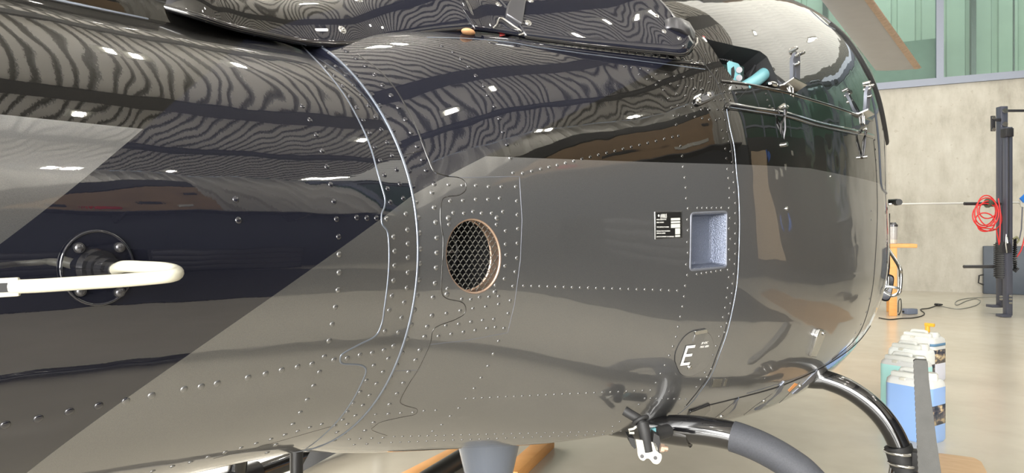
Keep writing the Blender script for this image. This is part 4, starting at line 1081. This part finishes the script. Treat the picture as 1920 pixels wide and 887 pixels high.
canister(1745, 715, .230, .18, .318, (.66, .68, .78), .62, 'rearmost milky white canister with an orange tap on top', tap=True, lab=[(.12, .21, LM), (.232, .25, BLU)])

wood = lambda n, c1, c2, sc=(3, 30, 30): wood_mat(n, c1, c2, sc)
def wood_mat(n, c1, c2, sc):
    a_ = N(n); f = a_.noise(a_.scale(a_.obj(), sc), 2.2, 5, .6, 1.2); a_.set(color=a_.mix(f, c1, c2), rough=.55, normal=a_.bump(f, .2, .002)); return a_.m
M['pine'] = wood_mat('orange_pine', (.62, .27, .07), (.80, .42, .15), (3, 3, 20))
M['ply'] = wood_mat('worn_plywood', (.42, .26, .13), (.60, .42, .25), (12, 3, 3))
pb = [on_z(x, y) for x, y in [(1702,862),(1765,858),(1826,866),(1840,874),(1850,893),(1862,960),(1690,960)]]
sk = MB(); sk.prism(pb, UP*.018); o = sk.build('plywood_board', M['ply'], None); tag(o, 'worn plywood board lying on the floor under the front of the skid', 'board')
# timber and a pole lying under the belly
def beam(name, a, b, w, h, m, label, cat_):
    a = on_z(*a); b = on_z(*b); d = (b-a); r_ = Matrix((d.normalized(), UP.cross(d.normalized()), UP)).transposed()
    mb = MB(); mb.box((a+b)/2+UP*(h/2), (d.length, w, h), r_, .004); return tag(mb.build(name, m), label, cat_)
beam('timber_beam', (955,905), (1026,838), .07, .045, M['pine'], 'pale orange timber beam on the floor right of the grey belly shroud', 'beam')
beam('timber_beam', (740,925), (900,838), .07, .045, M['pine'], 'pale orange timber beam on the floor left of the grey belly shroud', 'beam')
a_, b_ = on_z(745, 955), on_z(905, 850); o = MB().cyl(a_+UP*.04, b_+UP*.04, .035, n=20).build('black_pole', M['black_satin']); tag(o, 'thick black pole lying on the floor in front of the left timber', 'pole')

# ------------------------------------------------------------------ bench with bottle, cables, power brick
def on_floor(x, y): return on_z(x, y)
tb = on_floor(1674, 592); rt = WR; bk = -WN
bench = empty('wooden_table', tuple(tb), 'orange pine table standing half hidden behind the helicopter nose', 'table')
TR = Matrix((rt, bk, UP)).transposed()
TH = CAMZ+(443.5-458)/1280*8.03
MB().box(tb-rt*.20+bk*.30+UP*(TH-.02), (.90, .70, .045), TR, .006).build('tabletop', M['pine'], bench)
for sx, sy in ((0, 0), (-.62, 0), (0, .5), (-.62, .5)): MB().box(tb+rt*sx+bk*sy+UP*((TH-.04)/2), (.085, .085, TH-.04), TR, .005).build('leg', M['pine'], bench)
MB().box(tb-rt*.31+UP*(TH-.08), (.60, .03, .09), TR).build('apron', M['pine'], bench)
bt = at_depth(1674.5, 457, 8.42); bt.z = TH+.003
bottle = empty('shaker_bottle', tuple(bt), 'grey translucent shaker bottle with dark lid on the pine table', 'bottle')
MB().cyl(bt, bt+UP*.21, .042, .050, n=28).build('body', mat('smoky_plastic', (.42, .43, .44), .25, coat=.3), bottle)
mb = MB(); mb.cyl(bt+UP*.21, bt+UP*.235, .053, n=28); mb.cyl(bt+UP*.235, bt+UP*.26, .045, .03, n=24); mb.build('lid', M['darkmetal'], bottle)
MB().cyl(bt+UP*.006, bt+UP*.05, .0445, .046, n=28).build('base_ring', M['white_paint'], bottle)
def cable(name, pts, r, m, label, lift=.006, catg='cable'):
    P = cat([tuple(on_z(x, y)+UP*(lift+(z if len(q) > 2 else 0))) for q in pts for x, y, z in [(q[0], q[1], q[2] if len(q) > 2 else 0)]], 6)
    return tag(MB().tube(P, r, 8).build(name, m, None, sharp=60), label, catg)
cable('power_cable', [(1648,597),(1668,600),(1690,598),(1712,597),(1729,593),(1733,588),(1726,581),(1740,579),(1756,574)], .006, M['rubber'], 'black power cable winding past the table leg to the power brick')
cable('power_cable', [(1684,586),(1684,580),(1685,572,.05),(1689,570,.06),(1690,580),(1686,590),(1684,590)], .006, M['rubber'], 'tangled black cable heap beside the pine table leg')
cable('extension_cable', [(1757,573),(1780,578),(1800,580),(1828,574),(1838,566),(1830,561),(1812,565),(1794,573),(1793,566),(1815,560),(1870,557)], .006, mat('grey_cable', (.28, .28, .26), .5), 'grey extension cable looping over the floor towards the rack')
bp = on_z(1706, 589); bR = Matrix((RT, FW, UP)).transposed()
br = empty('power_brick', tuple(bp), 'slate-grey power brick on the floor beside the table leg', 'power supply')
MB().box(bp+UP*.035, (.15, .09, .065), bR @ Matrix.Rotation(.2, 3, 'Z'), .008).build('case', mat('slate_plastic', (.16, .19, .26), .5), br)
MB().cyl(bp-RT*.09+UP*.03, bp-RT*.07+UP*.03, .012, n=12).build('strain_relief', M['rubber'], br)
pj = on_z(1759, 574); tag(MB().box(pj+UP*.02, (.05, .09, .03), bR, .006).cyl(pj-RT*.05+UP*.02, pj+RT*.06+UP*.02, .009, n=10).build('cable_coupling', M['rubber']), 'small black cable coupling where the black and grey cables meet', 'plug')

# ------------------------------------------------------------------ gym rack by the wall
DR = 8.03
rb = on_z(1890, 595); rack = empty('gym_rack', tuple(rb), 'dark steel gym rack with punched upright and pulley post by the concrete wall', 'gym rack')
G = lambda x, y, d=DR: at_depth(x, y, d)
GR = Matrix((RT, FW, UP)).transposed(); gm_ = mat('rack_grey', (.075, .08, .11), .35, .3, coat=.3); gd = mat('rack_black', (.02, .02, .024), .4)
def gbox(name, x0, x1, y0, y1, d, th, m, par, bev=.004):
    a = G(x0, y1, d); b = G(x1, y0, d); c = (a+b)/2; s = d/1280
    return MB().box(c+FW*(th/2), ((x1-x0)*s, th, (y1-y0)*s), GR, bev).build(name, m, par)
zb = 8.30
gbox('rear_upright', 1877, 1890, 199, 574, 8.28, .09, gm_, rack)
gbox('front_post', 1888, 1899, 238, 592, 8.03, .07, gm_, rack)
gbox('front_post_channel', 1890.5, 1893, 246, 450, 8.02, .02, gd, rack)
mb = MB()
for k in range(38):
    y = 262+k*6.0; q = G(1883.4, y, 8.272); mb.cyl(q, q+FW*.004, .0085, n=10)
mb.build('upright_hole_row', mat('hole_light', (.55, .52, .45), .8), rack)
for y in (208, 233): q = G(1884, y, 8.27); MB().cyl(q, q-FW*.012, .030, n=20).build('round_plate', M['steel'], rack)
gbox('top_arm', 1890, 1935, 205, 209.5, 8.28, .03, gd, rack)
gbox('side_arm', 1866, 1878, 222, 227, 8.28, .03, gd, rack); gbox('side_plate', 1859, 1867, 217, 246, 8.27, .02, gd, rack)
for y in (221, 243): q = G(1863, y, 8.265); MB().cyl(q, q-FW*.008, .022, n=16).build('plate_disc', M['steel'], rack)
gbox('pulley_head', 1887, 1901, 240, 256, 8.0, .10, gd, rack)
gbox('foot', 1861, 1893, 572, 577, 8.30, .12, gm_, rack); gbox('foot', 1880, 1897, 590, 595, 7.98, .12, gm_, rack)
for x, y in ((1877,556),(1877,561),(1895,555),(1895,561),(1895,568)): q = G(x, y, 8.0); MB().cyl(q-RT*.012, q+RT*.012, .012, n=10).build('bolt', M['steel'], rack)
mb = MB()
for k in range(16): q = G(1879.5, 459+k*3.9, 8.15); mb.cyl(q-UP*.009, q+UP*.007, .088, n=26)
mb.cyl(G(1879.5, 522, 8.15), G(1879.5, 455, 8.15), .07, n=24); mb.build('bellows_stack', M['rubber'], rack)
mb = MB(); mb.prism([G(x, y, 7.98) for x, y in [(1879,462),(1884,453),(1893,453),(1897,461),(1897,474),(1879,474)]], FW*.06); mb.build('carriage', gd, rack)
MB().tube([G(1888,474,7.98), G(1886,458,7.96), G(1887,440,7.97), G(1889,456,7.96)], .008, 8).build('pulley_cable', M['steel'], rack)
for k, (y, x0) in enumerate(((382, 1808), (500, 1807))):
    MB().cyl(G(x0, y, 8.2), G(1876, y, 8.2), .019, n=18).build('storage_peg', gd if k == 0 else M['darkmetal'], rack)
mb = MB(); [mb.cyl(G(1850+dx, 381, 8.2), G(1853.5+dx, 381, 8.2), .055-.012*(dx > 0), n=20) for dx in (0, 5, 9)]; mb.build('peg_collar', mat('collar_green', (.12, .14, .10), .5, .5), rack)
mb = MB(); rows = []
for k in range(60):
    t = k/59; q = G(1903+math.sin(k*1.6)*1.4, 447+t*58, 8.1); rows.append(q+FW*math.cos(k*1.6)*.02)
mb.tube(rows, .011, 8); mb.build('coil_spring', M['black_satin'], rack)
MB().tube([G(1900,448,8.1), G(1906,444,8.1), G(1911,450,8.1), G(1906,456,8.1)], .012, 8).build('hook', mat('olive_hook', (.22, .22, .12), .5), rack)
MB().tube([G(1899,505,8.1), G(1904,509,8.1), G(1909,503,8.1)], .014, 8).build('lower_hook', gd, rack)
# barbell resting behind the rack
bar = empty('barbell', tuple(G(1790, 382, 8.6)), 'long white barbell bar level across the concrete wall behind the rack', 'barbell')
MB().cyl(G(1640, 383.5, 8.6), G(1912, 380, 8.6), .013, n=16).build('bar', mat('bar_white', (.72, .72, .70), .3, .4), bar)
MB().cyl(G(1912, 380, 8.6), G(1950, 379, 8.6), .025, n=16).build('sleeve', M['steel'], bar)
# what hangs at the picture's right edge
hg = empty('rope_handle', tuple(G(1916, 384, 8.25)), 'blue and white plastic grip hanging beside the rack', 'grip')
MB().prism([G(x, y, 8.25) for x, y in [(1913,372),(1924,362),(1930,372),(1920,380)]], FW*.02).build('blue_flap', mat('blue_plastic', (.02, .16, .55), .4), hg)
MB().prism([G(x, y, 8.27) for x, y in [(1913,374),(1922,376),(1922,390),(1915,388)]], FW*.02).build('white_clip', M['white_paint'], hg)
MB().tube([G(1917,388,8.27), G(1915,430,8.27), G(1911,450,8.27)], .007, 8).build('grey_cord', M['silver_grey'], hg)
# red cable coiled over the peg
P = []
for k in range(150):
    t = k/149; th = 2*math.pi*5.4*t; c = (1850+5*math.sin(3.1*t*6), 388+26*t+6*math.sin(9*t)); rx = 21-3*math.sin(7*t); ry = 17+30*t*(.5+.5*math.sin(5*t))
    P.append(G(c[0]+rx*math.cos(th), max(363, c[1]+ry*math.sin(th)), 8.12+.05*math.sin(11*t)))
P += [G(1868,430,8.1), G(1874,460,8.1), G(1876,400,8.1), G(1872,372,8.12)]
rc_ = MB().tube(P, .0075, 8).build('red_cable', mat('red_rubber', (.62, .03, .03), .45), None, sharp=60); tag(rc_, 'loose coil of thin red cable hanging over the upper peg of the rack', 'cable')
P = cat([tuple(G(x, y, 8.1)) for x, y in ((1932,410),(1924,430),(1920,450),(1914,470),(1906,482))], 6); tag(MB().tube(P, .0075, 8).build('red_cable', mat('red_rubber', (.62, .03, .03), .45), None, sharp=60), 'single red cable hanging at the right edge beside the black spring', 'cable')
# exercise mat leaning on the wall
a0 = wall(1842, 552, .10); 
mt = empty('exercise_mat', tuple(a0), 'large slate-grey folded exercise mat leaning against the concrete wall', 'mat')
c0 = wall(1842, 550, .06); s_w = 1.5; hM = 9.9*.089*.9
MB().box(c0+WR*(s_w/2)+UP*(hM/2-c0.z+.0)-UP*0+WN*.05, (s_w, .10, hM), WROT, .015).build('pad', mat('slate_vinyl', (.06, .075, .10), .5, var=.15), mt)
MB().tube([c0+WN*.1+UP*(.32-c0.z), c0-WR*.06+WN*.1+UP*(.30-c0.z), c0-WR*.07+WN*.1+UP*(.18-c0.z), c0+WN*.1+UP*(.15-c0.z)], .012, 8).build('strap', M['rubber'], mt)

# ------------------------------------------------------------------ the opposite side of the hangar (seen mirrored in the paint)
def rbox(name, c, size, m, label, catg, bev=.01): return tag(MB().box(c, size, None, bev).build(name, m), label, catg)
YW = YR
# tan load on the high shelf of the right wall, with its dark tarpaulin edge
def wslab(name, poly, y, th, m): return MB().prism([(x, y, z) for x, z in poly], (0, th, 0)).build(name, m)
sh = empty('wall_shelf', (3.4, YR+.3, 3.1), 'long dark wall shelf high on the right wall under the tan boxes', 'shelf')
MB().box((3.3, YR+.3, 3.08), (4.6, .6, .05)).build('shelf_board', M['darkmetal'], sh)
for x in (1.4, 3.2, 5.0): MB().prism([(x, YR, 3.05), (x, YR+.55, 3.05), (x, YR, 2.6)], (.04, 0, 0)).build('bracket', M['darkmetal'], sh)
card = mat('brown_cardboard', (.34, .22, .12), .8, var=.35, vs=2.5)
tag(wslab('cardboard_stack', [(2.2, 3.11), (4.3, 3.11), (4.35, 4.75), (3.7, 4.65), (2.9, 4.0)], YR+.06, .45, card), 'brown cardboard sheets stacked slantwise on the high wall shelf', 'cardboard')
tag(wslab('roof_tarpaulin', [(1.6, 3.11), (2.15, 3.11), (2.88, 4.05), (3.68, 4.72), (4.4, 4.82), (4.4, 5.25), (3.5, 5.1), (2.6, 4.4)], YR+.05, .4, M['rubber']), 'black tarpaulin slung over the back of the brown cardboard on the shelf', 'tarpaulin')
for k, (x, z, m_) in enumerate(((3.05, 3.2, 'red'), (3.5, 3.5, 'dark_wall'), (3.9, 3.3, 'white_paint'), (4.1, 4.1, 'dark_wall'), (2.7, 3.25, 'dark_wall'))):
    tag(MB().box((x, YR+.54, z+.08), (.22, .05, .14), None, .01).build('parcel', M[m_] if m_ != 'dark_wall' else M['rubber']), ['small red parcel', 'small black parcel near the middle', 'small white parcel', 'topmost small black parcel', 'lowest small black parcel'][k]+' leaning on the brown cardboard of the wall shelf', 'parcel', 'parcels on the wall shelf')
# black rubber matting and a low black cabinet row
tag(MB().box((1.1, -3.68, .012), (6.2, 4.4, .024), None, .005).build('rubber_matting', M['rubber']), 'wide black rubber matting on the floor along the right wall', 'matting')
for k in range(4):
    cb = empty('tool_cabinet', (-.6+k*1.5, YR+.45, .03), ['black tool cabinet, rearmost of the row by the right wall', 'black tool cabinet, second from the rear in the row', 'black tool cabinet, third from the rear in the row', 'black tool cabinet, foremost of the row by the right wall'][k], 'cabinet', 'black tool cabinets along the right wall')
    MB().box((-.6+k*1.5, YR+.45, .56), (1.35, .6, 1.05), None, .015).build('body', M['black_satin'], cb)
    for j in range(4): MB().box((-.6+k*1.5, YR+.765, .2+j*.24), (1.25, .02, .21), None, .006).build('drawer', M['darkmetal'], cb)
# cardboard sheet on the light floor, dark board with blue hooks and a pale post by the window band
tag(MB().prism([(4.3, -.8, 0), (4.9, -1.15, 0), (5.6, -1.1, 0), (6.6, -2.6, 0), (6.2, -4.4, 0), (4.9, -3.6, 0), (4.6, -2.4, 0)], (0, 0, .006)).build('cardboard_sheet', card), 'brown cardboard sheet lying flat on the floor by the tool wall', 'cardboard')
tb_ = empty('tool_board', (8.8, YR+.06, 1.2), 'black tool board with blue hooks on the right wall', 'tool board')
MB().box((9.6, YR+.06, 2.0), (6.4, .08, 2.9), None, .01).build('panel', M['black_satin'], tb_)
for x, z in ((8.1, 2.8), (8.35, 2.75), (10.2, 1.55), (9.2, 1.5)): MB().sphere((x, YR+.14, z), .12, (1, .4, 1.3)).build('blue_hook', mat('blue_vinyl', (.02, .12, .5), .4), tb_)
for x, z, s in ((9.2, 2.3, .3), (9.9, 2.4, .35), (10.6, 2.6, .25), (11.4, 3.0, .2)): MB().box((x, YR+.12, z), (s, .02, s*.6)).build('paper_note', M['plaster'], tb_)
tag(MB().prism([(6.3, YR+.2, .6), (8.9, YR+.2, .6), (7.9, YR+.2, 2.9), (6.5, YR+.2, 2.9)], (0, .05, 0)).build('hanging_cloth', mat('tan_cloth', (.50, .38, .26), .8, var=.1)), 'tan cloth hanging in front of the black tool board', 'cloth')
# workshop chair and dumbbell
ch = empty('workshop_chair', (8.2, -3.1, 0), 'black swivel chair on the light floor near the tool board', 'chair')
MB().box((8.2, -3.1, .48), (.46, .46, .08), None, .03).build('seat', M['rubber'], ch); MB().box((8.42, -3.1, .85), (.06, .42, .55), None, .025).build('backrest', M['rubber'], ch)
MB().cyl((8.2, -3.1, .08), (8.2, -3.1, .46), .03).build('gas_column', M['darkmetal'], ch)
for k in range(5):
    a = k*1.2566; MB().tube([(8.2, -3.1, .1), (8.2+.3*math.cos(a), -3.1+.3*math.sin(a), .06)], .02, 8).build('base_arm', M['darkmetal'], ch); MB().sphere((8.2+.3*math.cos(a), -3.1+.3*math.sin(a), .03), .03).build('castor', M['rubber'], ch)
for k, (x, y) in enumerate(((7.2, -2.2), (7.5, -2.6))):
    dbb = empty('dumbbell', (x, y, .08), ['black dumbbell on the floor nearer the cardboard sheet', 'black dumbbell on the floor nearer the swivel chair'][k], 'dumbbell', 'dumbbells on the floor')
    MB().cyl((x-.16, y, .08), (x+.16, y, .08), .015).build('grip', M['steel'], dbb)
    for s in (-1, 1): MB().cyl((x+s*.08, y, .08), (x+s*.16, y, .08), .08, n=24).build('weight', M['rubber'], dbb)
